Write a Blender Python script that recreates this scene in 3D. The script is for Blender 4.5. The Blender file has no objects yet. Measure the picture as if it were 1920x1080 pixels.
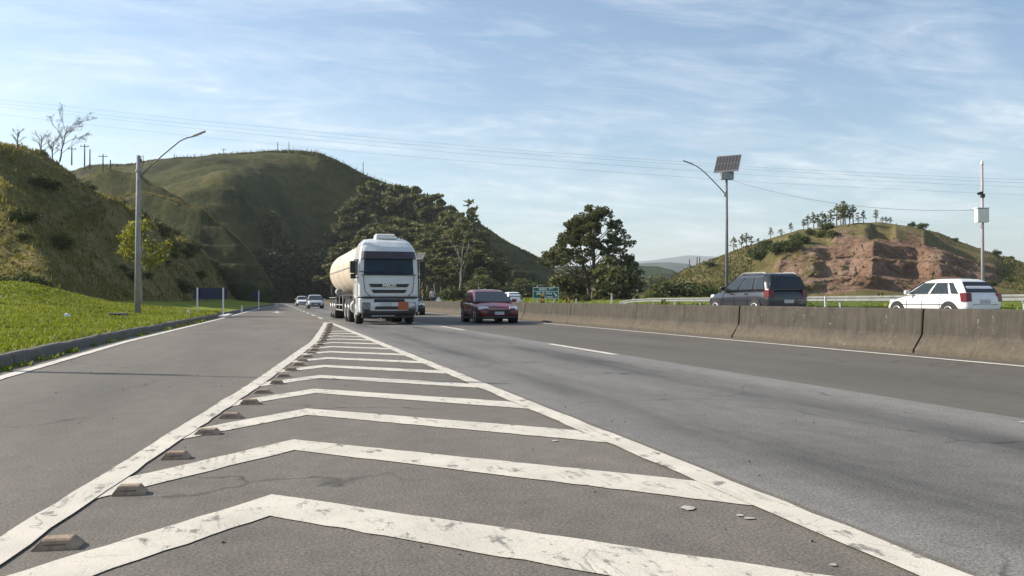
import bpy, math, random
from mathutils import Vector, Matrix, noise, Euler
R = math.radians
rnd = random.Random(7)
SC = bpy.context.scene
COL = SC.collection

# ---------------------------------------------------------------- camera
F = 1550.0; CAMH = 1.06; YAW = R(16.2); PITCH = R(0.74)
cam = bpy.data.cameras.new('camera'); camo = bpy.data.objects.new('camera', cam)
COL.objects.link(camo); SC.camera = camo
camo.location = (0, 0, CAMH)
camo.rotation_euler = (R(90) + PITCH, 0, -YAW)
cam.sensor_width = 36; cam.lens = F / 1920 * 36
cam.clip_start = 0.05; cam.clip_end = 40000
FW = Vector((math.sin(YAW) * math.cos(PITCH), math.cos(YAW) * math.cos(PITCH), math.sin(PITCH)))
RT = Vector((math.cos(YAW), -math.sin(YAW), 0)); UP = RT.cross(FW)

def ray(px, py):
    return FW + RT * ((px - 960) / F) - UP * ((py - 540) / F)
def P(px, py, depth):               # a place seen in that direction, `depth` metres ahead
    return Vector((0, 0, CAMH)) + ray(px, py) * depth
def G(px, py, z=0.0):               # the ground spot at height z in that direction
    d = ray(px, py); return Vector((0, 0, CAMH)) + d * ((z - CAMH) / d.z)

def bend(y):                        # the highway bends left beyond 150 m
    return -0.0012 * max(0.0, y - 150) ** 2 if y < 330 else -0.0012 * 180 ** 2 - 0.432 * (y - 330)

# ---------------------------------------------------------------- bookkeeping
def tag(o, label=None, cat=None, group=None, kind=None):
    if label: o['label'] = label
    if cat: o['category'] = cat
    if group: o['group'] = group
    if kind: o['kind'] = kind
    return o
def empty(name, loc, rz=0.0, label=None, cat=None, group=None):
    o = bpy.data.objects.new(name, None); COL.objects.link(o)
    o.location = loc; o.rotation_euler = (0, 0, rz); o.empty_display_size = 0.2
    return tag(o, label, cat, group)
def kids(o): return [c for c in bpy.data.objects if c.parent == o]
def copy_tree(o, parent=None):
    c = o.copy(); COL.objects.link(c); c.parent = parent
    for ch in kids(o): copy_tree(ch, c)
    return c

class MB:
    def __init__(s): s.v = []; s.f = []; s.m = []
    def add(s, vs, fs, mi=0):
        n = len(s.v); s.v += [tuple(v) for v in vs]
        s.f += [tuple(i + n for i in f) for f in fs]; s.m += [mi] * len(fs)
        return s
    def box(s, c, d, rot=None, mi=0, taper=1.0):
        vs = []
        for z in (-.5, .5):
            t = taper if z > 0 else 1.0
            for x, y in ((-.5, -.5), (.5, -.5), (.5, .5), (-.5, .5)):
                v = Vector((x * d[0] * t, y * d[1] * t, z * d[2]))
                if rot: v = Euler(rot).to_matrix() @ v
                vs.append(v + Vector(c))
        return s.add(vs, [(3, 2, 1, 0), (4, 5, 6, 7), (0, 1, 5, 4), (1, 2, 6, 5), (2, 3, 7, 6), (3, 0, 4, 7)], mi)
    def tube(s, pts, rs, n=8, cap=True, mi=0):
        pts = [Vector(p) for p in pts]
        if not isinstance(rs, (list, tuple)): rs = [rs] * len(pts)
        base = len(s.v); prev = None
        for i, p in enumerate(pts):
            d = (pts[min(i + 1, len(pts) - 1)] - pts[max(i - 1, 0)]).normalized()
            a = prev if prev else (Vector((1, 0, 0)) if abs(d.x) < .9 else Vector((0, 1, 0)))
            a = (a - d * a.dot(d)).normalized(); b = d.cross(a); prev = a
            for k in range(n):
                t = 2 * math.pi * k / n
                s.v.append(tuple(p + (a * math.cos(t) + b * math.sin(t)) * rs[i]))
        for i in range(len(pts) - 1):
            for k in range(n):
                k2 = (k + 1) % n
                s.f.append((base + i * n + k, base + i * n + k2, base + (i + 1) * n + k2, base + (i + 1) * n + k)); s.m.append(mi)
        if cap:
            s.f.append(tuple(base + k for k in reversed(range(n)))); s.m.append(mi)
            e = base + (len(pts) - 1) * n
            s.f.append(tuple(e + k for k in range(n))); s.m.append(mi)
        return s
    def rings(s, rings, cap=True, mi=0):          # loft of closed rings
        n = len(rings[0]); base = len(s.v)
        for r in rings: s.v += [tuple(p) for p in r]
        for i in range(len(rings) - 1):
            for k in range(n):
                k2 = (k + 1) % n
                s.f.append((base + i * n + k, base + i * n + k2, base + (i + 1) * n + k2, base + (i + 1) * n + k)); s.m.append(mi)
        if cap:
            s.f.append(tuple(base + k for k in reversed(range(n)))); s.m.append(mi)
            e = base + (len(rings) - 1) * n
            s.f.append(tuple(e + k for k in range(n))); s.m.append(mi)
        return s
    def slab(s, quad, th, mi=0):                  # thick quad: 4 corners, extruded along its normal by th
        q = [Vector(p) for p in quad]; n = (q[1] - q[0]).cross(q[-1] - q[0]).normalized()
        k = len(q); vs = q + [p + n * th for p in q]
        fs = [tuple(reversed(range(k))), tuple(range(k, 2 * k))] + [(i, (i + 1) % k, (i + 1) % k + k, i + k) for i in range(k)]
        return s.add(vs, fs, mi)
    def grid(s, rows, mi=0):
        n = len(rows[0]); base = len(s.v)
        for r in rows: s.v += [tuple(p) for p in r]
        for i in range(len(rows) - 1):
            for k in range(n - 1):
                s.f.append((base + i * n + k, base + i * n + k + 1, base + (i + 1) * n + k + 1, base + (i + 1) * n + k)); s.m.append(mi)
        return s
    def mesh(s, name, mats, smooth=False):
        me = bpy.data.meshes.new(name); me.from_pydata(s.v, [], s.f); me.update()
        for m in (mats if isinstance(mats, (list, tuple)) else [mats]): me.materials.append(m)
        if any(s.m): me.polygons.foreach_set('material_index', s.m)
        if smooth: me.polygons.foreach_set('use_smooth', [True] * len(me.polygons))
        me.update(); return me
    def build(s, name, mats, parent=None, smooth=False, bevel=0, sub=0, fix=True, angle=None):
        me = s.mesh(name, mats, smooth)
        if fix:
            import bmesh
            b = bmesh.new(); b.from_mesh(me); bmesh.ops.recalc_face_normals(b, faces=b.faces); b.to_mesh(me); b.free()
        o = bpy.data.objects.new(name, me); COL.objects.link(o)
        if parent: o.parent = parent
        if bevel:
            m = o.modifiers.new('bevel', 'BEVEL'); m.width = bevel; m.segments = 2; m.limit_method = 'ANGLE'; m.angle_limit = R(35)
        if sub:
            m = o.modifiers.new('sub', 'SUBSURF'); m.levels = sub; m.render_levels = sub
        return o

# ---------------------------------------------------------------- materials
class NT:
    def __init__(s, name):
        s.mat = bpy.data.materials.new(name); s.mat.use_nodes = True
        s.t = s.mat.node_tree; s.b = s.t.nodes['Principled BSDF']; s.o = s.t.nodes['Material Output']
    def n(s, typ, **kw):
        nd = s.t.nodes.new(typ)
        for k, v in kw.items():
            if hasattr(nd, k) and k not in nd.inputs.keys(): setattr(nd, k, v)
            else: s.set(nd, k, v)
        return nd
    def set(s, nd, k, v):
        i = nd.inputs[k]
        if isinstance(v, bpy.types.NodeSocket): s.t.links.new(v, i)
        elif isinstance(v, bpy.types.Node): s.t.links.new(v.outputs[0], i)
        else: i.default_value = v
    def pos(s): return s.n('ShaderNodeNewGeometry').outputs['Position']
    def objc(s): return s.n('ShaderNodeTexCoord').outputs['Object']
    def mapv(s, vec, scale=(1, 1, 1), loc=(0, 0, 0), rot=(0, 0, 0)):
        m = s.n('ShaderNodeMapping'); s.set(m, 'Vector', vec); s.set(m, 'Scale', scale); s.set(m, 'Location', loc); s.set(m, 'Rotation', rot)
        return m.outputs[0]
    def noise(s, vec, scale, detail=4, rough=.55, dist=0):
        nd = s.n('ShaderNodeTexNoise'); s.set(nd, 'Vector', vec); s.set(nd, 'Scale', scale); s.set(nd, 'Detail', detail)
        s.set(nd, 'Roughness', rough); s.set(nd, 'Distortion', dist); return nd.outputs['Fac']
    def vor(s, vec, scale, feature='F1', out='Distance', rand=1):
        nd = s.n('ShaderNodeTexVoronoi'); nd.feature = feature; s.set(nd, 'Vector', vec); s.set(nd, 'Scale', scale)
        s.set(nd, 'Randomness', rand); return nd.outputs[out]
    def ramp(s, fac, stops):
        r = s.n('ShaderNodeValToRGB'); s.set(r, 'Fac', fac); e = r.color_ramp.elements
        while len(e) < len(stops): e.new(.5)
        for el, (p, c) in zip(e, stops):
            el.position = p
            el.color = (c, c, c, 1) if isinstance(c, (int, float)) else (*c, 1)
        return r.outputs['Color']
    def math(s, op, a, b=0.0, clamp=False):
        m = s.n('ShaderNodeMath'); m.operation = op; m.use_clamp = clamp
        for i, v in enumerate((a, b)):
            if isinstance(v, bpy.types.NodeSocket): s.t.links.new(v, m.inputs[i])
            else: m.inputs[i].default_value = v
        return m.outputs[0]
    def mix(s, fac, a, b, mode='MIX'):
        m = s.n('ShaderNodeMix'); m.data_type = 'RGBA'; m.blend_type = mode
        for i, v in ((0, fac), (6, a), (7, b)):
            if isinstance(v, bpy.types.NodeSocket): s.t.links.new(v, m.inputs[i])
            elif i == 0: m.inputs[0].default_value = v
            else: m.inputs[i].default_value = (*v, 1) if len(v) == 3 else v
        return m.outputs[2]
    def sep(s, vec):
        nd = s.n('ShaderNodeSeparateXYZ'); s.set(nd, 0, vec); return nd.outputs
    def bump(s, h, strength=.4, dist=.02):
        b = s.n('ShaderNodeBump'); s.set(b, 'Height', h); s.set(b, 'Strength', strength); s.set(b, 'Distance', dist)
        s.set(s.b, 'Normal', b.outputs[0])
    def done(s, col=None, rough=None, metal=None, spec=None):
        if col is not None: s.set(s.b, 'Base Color', col if isinstance(col, bpy.types.NodeSocket) else (*col, 1))
        if rough is not None: s.set(s.b, 'Roughness', rough)
        if metal is not None: s.set(s.b, 'Metallic', metal)
        if spec is not None: s.set(s.b, 'Specular IOR Level', spec)
        return s.mat

def plain(name, col, rough=.5, metal=0, var=.18, scale=6, bump=0, spec=.5):
    t = NT(name); v = t.objc(); nz = t.noise(v, scale, 5, .6)
    a = tuple(c * (1 - var) for c in col); b = tuple(min(1, c * (1 + var)) for c in col)
    if bump: t.bump(t.noise(v, scale * 6, 4), bump, .01)
    return t.done(t.ramp(nz, [(.3, a), (.7, b)]), rough, metal, spec)

def asphalt(name, dark, light, grain=1.0, tracks=None):
    t = NT(name); p = t.pos()
    big = t.noise(t.mapv(p, (1, .25, 1)), .55, 5, .6)
    med = t.noise(p, 5, 5, .65)
    fine = t.noise(p, 60, 4, .75)
    vf = t.vor(p, 75)
    f = t.math('ADD', t.math('MULTIPLY', big, .6), t.math('MULTIPLY', med, .4))
    col = t.ramp(f, [(.36, dark), (.64, light)])
    if tracks:                                             # rubber worn into the wheel paths, patches of spilt oil
        x = t.sep(p)[0]
        wob = t.math('ADD', x, t.math('MULTIPLY', t.noise(t.mapv(p, (1, .08, 1)), .8, 3), .9))
        for cx, w, a in tracks:
            d = t.math('ABSOLUTE', t.math('SUBTRACT', wob, cx + .45))
            k = t.math('MULTIPLY', t.math('SUBTRACT', 1.0, t.math('DIVIDE', d, w), True), a)
            k = t.math('MULTIPLY', k, t.ramp(t.noise(t.mapv(p, (1.2, .16, 1)), 1.1, 5, .65), [(.35, .25), (.7, 1.0)]))
            col = t.mix(k, col, tuple(c * .35 for c in dark))
    g = t.ramp(fine, [(.32, 1 - .55 * grain), (.5, 1.0), (.68, 1 + .7 * grain)])
    col = t.mix(1.0, col, g, 'MULTIPLY')
    st = t.ramp(t.vor(p, 26), [(.0, 1.0), (.045, 0.0)])
    col = t.mix(t.math('MULTIPLY', st, .55), col, (.30, .29, .27))
    # thin irregular cracks
    wv = t.n('ShaderNodeVectorMath'); wv.operation = 'ADD'; t.t.links.new(p, wv.inputs[0])
    nn = t.n('ShaderNodeTexNoise'); t.set(nn, 'Vector', p); t.set(nn, 'Scale', 1.7); t.set(nn, 'Detail', 6)
    t.t.links.new(nn.outputs['Color'], wv.inputs[1])
    cr = t.ramp(t.vor(wv.outputs[0], .33, 'DISTANCE_TO_EDGE'), [(.0, 1.0), (.011, 0.0)])
    cm = t.ramp(t.noise(p, .35, 3), [(.47, 0.0), (.57, 1.0)])
    col = t.mix(t.math('MULTIPLY', t.math('MULTIPLY', cr, cm), .75), col, (.025, .024, .023))
    h = t.math('ADD', t.math('MULTIPLY', fine, .7), t.math('MULTIPLY', vf, .6))
    t.bump(h, .55 * grain, .006)
    return t.done(col, t.ramp(med, [(.3, .72), (.7, .9)]), spec=.35)

def paint(name, col=(.62, .58, .50), wear=.485):
    t = NT(name); p = t.pos()
    w1 = t.noise(p, 7, 8, .72, .3); w2 = t.noise(t.mapv(p, (2.2, .6, 1), rot=(0, 0, .7)), 5, 6, .7)
    c = t.ramp(t.noise(p, 2.1, 5, .6), [(.3, tuple(v * .78 for v in col)), (.7, col)])
    c = t.mix(t.math('MULTIPLY', t.ramp(t.noise(p, 120, 2), [(.3, 1.0), (.5, 0.0)]), .45), c, (.26, .24, .21))
    worn = t.ramp(t.math('MULTIPLY', t.math('ADD', w1, w2), .5), [(wear - .08, 1.0), (wear - .03, 0.0)])
    c = t.mix(t.math('MULTIPLY', worn, .8), c, (.13, .125, .115))
    sc = t.math('MULTIPLY', t.ramp(t.noise(t.mapv(p, (9, .9, 1), rot=(0, 0, .9)), 3, 5, .7), [(.52, 0.0), (.60, 1.0)]), t.ramp(t.noise(p, 1.15, 3, .5), [(.53, 0.0), (.62, 1.0)]))
    c = t.mix(t.math('MULTIPLY', sc, .5), c, (.10, .098, .092))          # tyre scrapes
    wv = t.n('ShaderNodeVectorMath'); wv.operation = 'ADD'; t.t.links.new(p, wv.inputs[0])
    nn = t.n('ShaderNodeTexNoise'); t.set(nn, 'Vector', p); t.set(nn, 'Scale', 2.5); t.set(nn, 'Detail', 7)
    t.t.links.new(nn.outputs['Color'], wv.inputs[1])
    cr = t.ramp(t.vor(wv.outputs[0], 1.1, 'DISTANCE_TO_EDGE'), [(.0, 1.0), (.012, 0.0)])
    cm = t.ramp(t.noise(p, 1.3, 3), [(.50, 0.0), (.58, 1.0)])
    c = t.mix(t.math('MULTIPLY', t.math('MULTIPLY', cr, cm), .7), c, (.10, .095, .09))
    t.bump(t.noise(p, 90, 3), .4, .004)
    return t.done(c, .75, spec=.3)

def foliage(name, a, b, c=None, scale=.6, trans=.0):
    t = NT(name)
    oi = t.n('ShaderNodeObjectInfo').outputs['Random']
    p = t.pos()
    ge = t.n('ShaderNodeNewGeometry').outputs['Random Per Island']
    f = t.math('ADD', t.math('MULTIPLY', t.noise(p, scale, 4), .55), t.math('ADD', t.math('MULTIPLY', ge, .35), t.math('MULTIPLY', oi, .12)))
    st = [(.25, a), (.62, b)] + ([(.85, c)] if c else [])
    col = t.ramp(f, st)
    t.done(col, .6, spec=.25)
    if trans:
        tr = t.n('ShaderNodeBsdfTranslucent'); t.set(tr, 'Color', t.mix(1.0, col, (1.0, 1.0, .55), 'MULTIPLY'))
        mx = t.n('ShaderNodeMixShader'); t.set(mx, 0, trans); t.t.links.new(t.b.outputs[0], mx.inputs[1]); t.t.links.new(tr.outputs[0], mx.inputs[2])
        t.t.links.new(mx.outputs[0], t.o.inputs['Surface'])
    return t.mat

M = {}
M['asph_ramp'] = asphalt('asphalt_ramp', (.100, .090, .076), (.168, .150, .126), .8, [(-1.7, 1.5, .28)])
M['asph_lane'] = asphalt('asphalt_lane', (.128, .122, .113), (.210, .202, .188), .85, [(3.4, .8, 1.0), (5.2, .8, 1.1), (4.3, .6, .45)])
M['asph_pass'] = asphalt('asphalt_passing', (.088, .079, .066), (.122, .110, .093), .7, [(8.0, .9, .22), (10.0, .9, .22)])
M['paint'] = paint('road_paint')
M['paint_fresh'] = paint('line_paint', (.66, .62, .55), .42)

def concrete(name, a, b, low=None, spec=True):
    t = NT(name); p = t.pos(); z = t.sep(p)[2]
    st = t.noise(t.mapv(p, (5, 5, .55)), 1.4, 6, .65)
    md = t.noise(p, 2.2, 7, .7)
    col = t.ramp(t.math('ADD', t.math('MULTIPLY', st, .6), t.math('MULTIPLY', md, .4)), [(.34, a), (.66, b)])
    if low:
        k = t.ramp(t.math('ADD', z, t.math('MULTIPLY', t.math('SUBTRACT', t.noise(p, 1.6, 6, .7), .5), .55)), [(.14, 1.0), (.40, 0.0)])
        lc = t.ramp(t.noise(p, 9, 6, .7), [(.3, tuple(c * .6 for c in low)), (.7, low)])
        col = t.mix(t.math('MULTIPLY', k, .85), col, lc)
    if spec:
        s = t.ramp(t.noise(t.mapv(p, (1, 1, .6)), 11, 5, .8), [(.62, 0.0), (.67, 1.0)])
        s = t.math('MULTIPLY', s, t.ramp(t.noise(p, .7, 2), [(.45, 0.0), (.6, 1.0)]))
        col = t.mix(t.math('MULTIPLY', s, .7), col, (.36, .34, .31))
        dk = t.ramp(t.noise(t.mapv(p, (7, 7, .25)), 1.0, 4, .6), [(.60, 0.0), (.75, 1.0)])
        col = t.mix(t.math('MULTIPLY', dk, .5), col, tuple(c * .4 for c in a))
    t.bump(t.math('ADD', md, t.math('MULTIPLY', t.noise(p, 30, 5, .7), .5)), .6, .02)
    return t.done(col, .9, spec=.2)
M['barrier'] = concrete('barrier_concrete', (.040, .036, .030), (.090, .081, .068), (.132, .112, .084))
M['curb'] = concrete('curb_concrete', (.13, .128, .122), (.27, .26, .245), (.15, .14, .12))
M['pole_conc'] = plain('pole_concrete', (.26, .26, .26), .85, 0, .2, 3, .3)
M['galv'] = plain('galvanised_steel', (.30, .31, .32), .55, .2, .15, 4)
M['pole_dark'] = plain('dark_steel', (.14, .145, .155), .6, .2, .2, 3)  # dark steel; the lamp arm's backlit tone is put into the colour
M['white_metal'] = plain('white_enamel', (.72, .71, .68), .45, 0, .08, 4)
M['black'] = plain('black_plastic', (.018, .018, .02), .5, 0, .2, 6)
M['rubber'] = plain('tyre_rubber', (.022, .021, .020), .85, 0, .3, 12)
M['rim'] = plain('wheel_alloy', (.45, .45, .46), .35, .6, .1, 5)
M['chrome'] = plain('chrome', (.7, .7, .72), .15, 1.0, .05, 4)
M['glass'] = plain('dark_glass', (.020, .028, .034), .08, 0, .15, 1.5, 0, .42)
M['glass_blue'] = plain('blue_windscreen', (.012, .028, .046), .1, 0, .4, 1.2, 0, .25)
M['truck_lamp'] = plain('truck_lamp_lens', (.16, .17, .18), .15, .2, .4, 9)
M['lamp'] = plain('lamp_lens', (.68, .70, .72), .12, .2, .15, 9, 0, .8)
M['red_lens'] = plain('tail_lens', (.13, .009, .012), .2, 0, .15, 8)
M['amber'] = plain('amber_lens', (.65, .27, .03), .3, 0, .1, 8)
M['stud'] = plain('stud_plastic', (.29, .21, .145), .75, 0, .35, 14, .4)
M['stud_lens'] = plain('stud_lens', (.16, .09, .06), .4, 0, .2, 30)
M['plate'] = plain('number_plate', (.45, .46, .47), .5, 0, .06, 8)
M['orange'] = plain('orange_board', (.42, .105, .035), .6, 0, .12, 5)
M['yellow'] = plain('yellow_sheeting', (.62, .36, .035), .5, 0, .1, 6)
M['green_sign'] = plain('green_sheeting', (.005, .10, .055), .5, 0, .12, 3)
M['blue_sign'] = plain('navy_sign_back', (.012, .014, .06), .6, 0, .15, 3)
M['sign_white'] = plain('sign_white', (.62, .68, .66), .5, 0, .05, 5)
M['wire'] = plain('cable', (.20, .22, .24), .6, 0, .1, 2)
def car_paint(name, col, metal=.0):
    t = NT(name); v = t.objc()
    c = t.ramp(t.noise(v, 3, 4), [(.3, tuple(x * .92 for x in col)), (.7, col)])
    t.set(t.b, 'Coat Weight', .6); t.set(t.b, 'Coat Roughness', .06)
    return t.done(c, .35, metal)
M['red'] = car_paint('red_car_paint', (.15, .007, .015))
M['white'] = car_paint('white_car_paint', (.78, .78, .77))
M['silver'] = car_paint('silver_car_paint', (.42, .45, .47), .3)
M['dark'] = car_paint('dark_car_paint', (.014, .017, .026))
M['cab'] = car_paint('white_cab_paint', (.62, .63, .63))
M['tank'] = plain('cream_tank_paint', (.62, .53, .43), .42, 0, .1, 1.2)
M['visor'] = plain('visor_tint', (.045, .035, .045), .25, 0, .1, 3)
def panel_mat():
    t = NT('solar_cells'); v = t.objc()
    x, y, z = t.sep(v)
    def line(c, per, w):
        fr = t.math('FRACT', t.math('ADD', t.math('DIVIDE', c, per), 20.0)); return t.math('LESS_THAN', fr, w)
    l = t.math('MAXIMUM', line(x, .21, .10), line(y, .64, .035))
    return t.done(t.mix(l, t.ramp(t.noise(v, 5, 3), [(.3, (.035, .034, .038)), (.7, (.055, .052, .055))]), (.20, .20, .20)), .3)
M['solar'] = panel_mat()
M['bark'] = plain('bark', (.11, .088, .066), .9, 0, .4, 5, .5)
M['bark_pale'] = plain('pale_bark', (.30, .27, .23), .85, 0, .3, 5, .4)
M['euca'] = foliage('eucalyptus_leaves', (.050, .060, .026), (.16, .17, .075), (.29, .28, .135), .10, .36)
M['euca2'] = foliage('broad_tree_leaves', (.045, .056, .024), (.14, .15, .066), (.25, .245, .11), .3, .36)
M['shrub'] = foliage('shrub_leaves', (.03, .045, .014), (.085, .11, .03), (.15, .165, .05), .3, .2)
M['sapling'] = foliage('sapling_leaves', (.12, .13, .02), (.26, .26, .045), (.42, .38, .09), .8, .4)
M['lawn_blade'] = foliage('lawn_blades', (.10, .135, .012), (.22, .255, .028), (.38, .36, .10), .35, .4)
M['dry_grass'] = foliage('slope_grass', (.10, .105, .028), (.23, .205, .062), (.40, .34, .14), .16, .4)
M['straw'] = foliage('straw_grass', (.16, .14, .045), (.28, .235, .085), (.42, .35, .15), .3, .35)
M['hill_grass'] = foliage('hill_grass_tufts', (.075, .08, .024), (.15, .145, .05), (.25, .215, .09), .05, .3)
def earth(name, stops, s1=.12, s2=1.1, extra=None, bump=.7, bd=.3):
    t = NT(name); p = t.pos()
    f = t.math('ADD', t.math('MULTIPLY', t.noise(p, s1, 6, .6), .6), t.math('MULTIPLY', t.noise(p, s2, 6, .7), .4))
    col = t.ramp(f, stops)
    if extra: col = extra(t, p, col)
    t.bump(t.math('ADD', t.noise(p, s2, 6, .7), t.math('MULTIPLY', t.noise(p, s2 * 5, 4, .7), .4)), bump, bd)
    return t.done(col, .95, spec=.1)
M['lawn'] = earth('lawn_soil', [(.35, (.10, .13, .012)), (.5, (.17, .20, .022)), (.65, (.24, .26, .04))], .4, 6, None, .6, .05)
M['slope'] = earth('slope_ground', [(.34, (.07, .068, .022)), (.47, (.13, .118, .038)), (.56, (.21, .16, .075)), (.68, (.14, .15, .04))], .12, 1.4)
M['hill'] = earth('hill_ground', [(.40, (.028, .034, .010)), (.5, (.062, .066, .021)), (.62, (.115, .104, .040))], .045, .5, None, 1.0, .9)
M['terrace'] = earth('terrace_ground', [(.36, (.045, .042, .026)), (.5, (.075, .068, .038)), (.66, (.12, .105, .055))], .05, .5, None, .8, .5)
M['far'] = earth('far_wood', [(.4, (.020, .034, .018)), (.55, (.042, .060, .026)), (.64, (.09, .10, .04))], .02, .12, None, 1, 3)
M['roof'] = plain('terracotta_roof', (.30, .13, .08), .8, 0, .2, 2)
M['farm'] = earth('far_ridge', [(.4, (.03, .045, .03)), (.6, (.05, .065, .04))], .01, .05, None, .6, 5)
M['field'] = earth('field_ground', [(.36, (.055, .075, .015)), (.5, (.10, .14, .022)), (.66, (.16, .165, .05))], .08, .9, None, .6, .1)
HAZE = .00014
# ================================================================ SETTING
def lerp(a, b, t): return a + (b - a) * t
def interp(pts, x):
    if x <= pts[0][0]: return pts[0][1:] if len(pts[0]) > 2 else pts[0][1]
    for p, q in zip(pts, pts[1:]):
        if x <= q[0]:
            t = (x - p[0]) / (q[0] - p[0]); t2 = t
            r = [lerp(a, b, t2) for a, b in zip(p[1:], q[1:])]
            return r if len(r) > 1 else r[0]
    return pts[-1][1:] if len(pts[-1]) > 2 else pts[-1][1]
def sst(a, b, x):
    t = max(0, min(1, (x - a) / (b - a))); return t * t * (3 - 2 * t)
def fbm(p, s, o=4):
    return noise.fractal(Vector(p) / s, 1.0, 2.0, o)

def struct(o): o['kind'] = 'structure'; return o
big = MB(); S = 14000
big.grid([[(-S, -S, -.09), (S, -S, -.09)], [(-S, S, -.09), (S, S, -.09)]])
struct(big.build('ground', M['field'], fix=False))

YS = [-14 + i * 4 for i in range(120)]
CURB = [(-14, -4.0), (22, -3.85), (47, -2.95), (100, -1.5), (130, .2), (150, .5), (500, .5)]
def xc(y): return interp(CURB, y) + bend(y)
def strip(name, f0, f1, mat, z=0.0, ys=YS, parent=None, jit=0.0, seg=None):
    m = MB(); rows = []
    for y in ys:
        a, b = f0(y), f1(y)
        rows.append([(a + rnd.uniform(-jit, jit), y, z), (b + rnd.uniform(-jit, jit), y, z)])
    m.grid(rows)
    o = m.build(name, mat, parent, fix=False)
    return o
road = struct(strip('highway', lambda y: xc(y), lambda y: 2.62 + bend(y), M['asph_ramp']))
lane = struct(strip('highway_lane', lambda y: 2.62 + bend(y), lambda y: 6.38 + bend(y), M['asph_lane']))
passing = struct(strip('passing_lane', lambda y: 6.38 + bend(y), lambda y: 12.3 + bend(y), M['asph_pass']))
m = MB()
m.grid([[(12.3 + bend(y), y, -.05), (12.7 + bend(y), y, .30), (26.2 + bend(y), y, .30), (26.6 + bend(y), y, .1)] for y in YS])
struct(m.build('far_carriageway', M['asph_lane'], fix=False))

# --- painted markings (children of the road they are painted on)
def frange(a, b, s):
    r = []; x = a
    while x < b - 1e-6: r.append(x); x += s
    return r + [b]
def line(name, fx, w, y0, y1, z=.009, mat='paint', parent=road, step=.25):
    far = frange(y0, min(y1, 45), step) if y0 < 45 else [y0]
    ys = far + (frange(max(45, y0), y1, 4)[1:] if y1 > 45 else [])
    return strip(name, lambda y: fx(y) - w / 2, lambda y: fx(y) + w / 2, M[mat], z, ys, parent, .010)
GL = [(-8, -2.72), (3.87, -1.10), (11.4, -.09), (21, 1.02), (30, 1.74), (37.4, 2.3)]
line('gore_line', lambda y: interp(GL, y), .17, -8, 37.6)
line('gore_line', lambda y: 2.46, .19, -8, 37.6, .0095, parent=lane if False else road)
line('edge_line', lambda y: xc(y) + .42, .17, -10, 400, mat='paint_fresh')
line('edge_line', lambda y: 11.25 + bend(y), .17, -10, 400, mat='paint_fresh', parent=passing)
line('edge_line', lambda y: 2.5 + bend(y), .15, 112, 420)
for k in range(-1, 26):
    y = 14.4 + 12.7 * k
    line('lane_dash', lambda yy: 6.22 + bend(yy), .16, y, y + 3.9, parent=lane, mat='paint_fresh')
for k in range(9):
    y = 44 + 8 * k
    line('exit_dash', lambda yy: 2.52, .17, y, y + 4)
for k in range(-1, 19):                                   # chevrons in the gore
    ya = 4.66 + 1.77 * k; xa = .09 * (ya - 4.62); ht = .45
    m = MB()
    # left arm meets the gore line, right arm meets the straight line
    xl = xa
    while xl > interp(GL, ya - 1.12 * (xa - xl)) and xl > -4: xl -= .02
    xr = 2.40
    if xa > 2.2: continue
    if xl < -3.9: continue
    n1 = max(2, int((xa - xl) / .08)); n2 = max(2, int((xr - xa) / .08))
    up = []; lo = []
    for i in range(n1 + n2 + 1):
        if i <= n1: x = lerp(xl, xa, i / n1); y = ya - 1.12 * (xa - x)
        else: x = lerp(xa, xr, (i - n1) / n2); y = ya - .96 * (x - xa)
        up.append((x, y + rnd.uniform(-.012, .012), .005)); lo.append((x - .01, y - ht - .06 * max(0, x - xa) + rnd.uniform(-.014, .014), .005))
    m.grid([lo, up]); m.build('chevron_marking', M['paint'], road, fix=False)
m = MB(); ax, ay = 0.4, 66                                # lane arrow on the exit ramp and the bar across its far end
m.grid([[(ax - .12, ay, .006), (ax + .12, ay, .006)], [(ax - .12, ay + 5, .006), (ax + .12, ay + 5, .006)]])
m.add([(ax - .5, ay, .006), (ax + .5, ay, .006), (ax, ay - 2.2, .006)], [(0, 1, 2)])
m.build('arrow_marking', M['paint'], road, fix=False)
m = MB(); m.grid([[(-1.4, 121, .006), (1.2, 129, .006)], [(-1.4, 122.5, .006), (1.2, 130.5, .006)]])
m.build('cross_marking', M['paint'], road, fix=False)

# --- curb of cast lengths, one thing with its stones
curb = empty('curb', (-4, 12, 0)); tag(curb, 'low grey concrete curb between the grass verge and the exit ramp', 'curb')
def crow(y, j=0):
    a = xc(y)
    return [(a + .02, y, -.06), (a - .02, y, .01), (a - .05, y, .17 + j), (a - .09, y, .205 + j), (a - .24, y, .20 + j), (a - .26, y, -.06)]
y = -14.0
while y < 150:
    L = 3.2 if y < 60 else 8
    m = MB(); j = rnd.uniform(-.012, .012)
    n = 6
    m.rings([[Vector(p) - Vector((-4, 12, 0)) + Vector((rnd.uniform(-.008, .008), 0, rnd.uniform(-.008, .008))) for p in crow(y + .008 + (L - .016) * i / n, j)] for i in range(n + 1)])
    m.build('curb_stone', M['curb'], curb, bevel=.012)
    y += L

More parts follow.
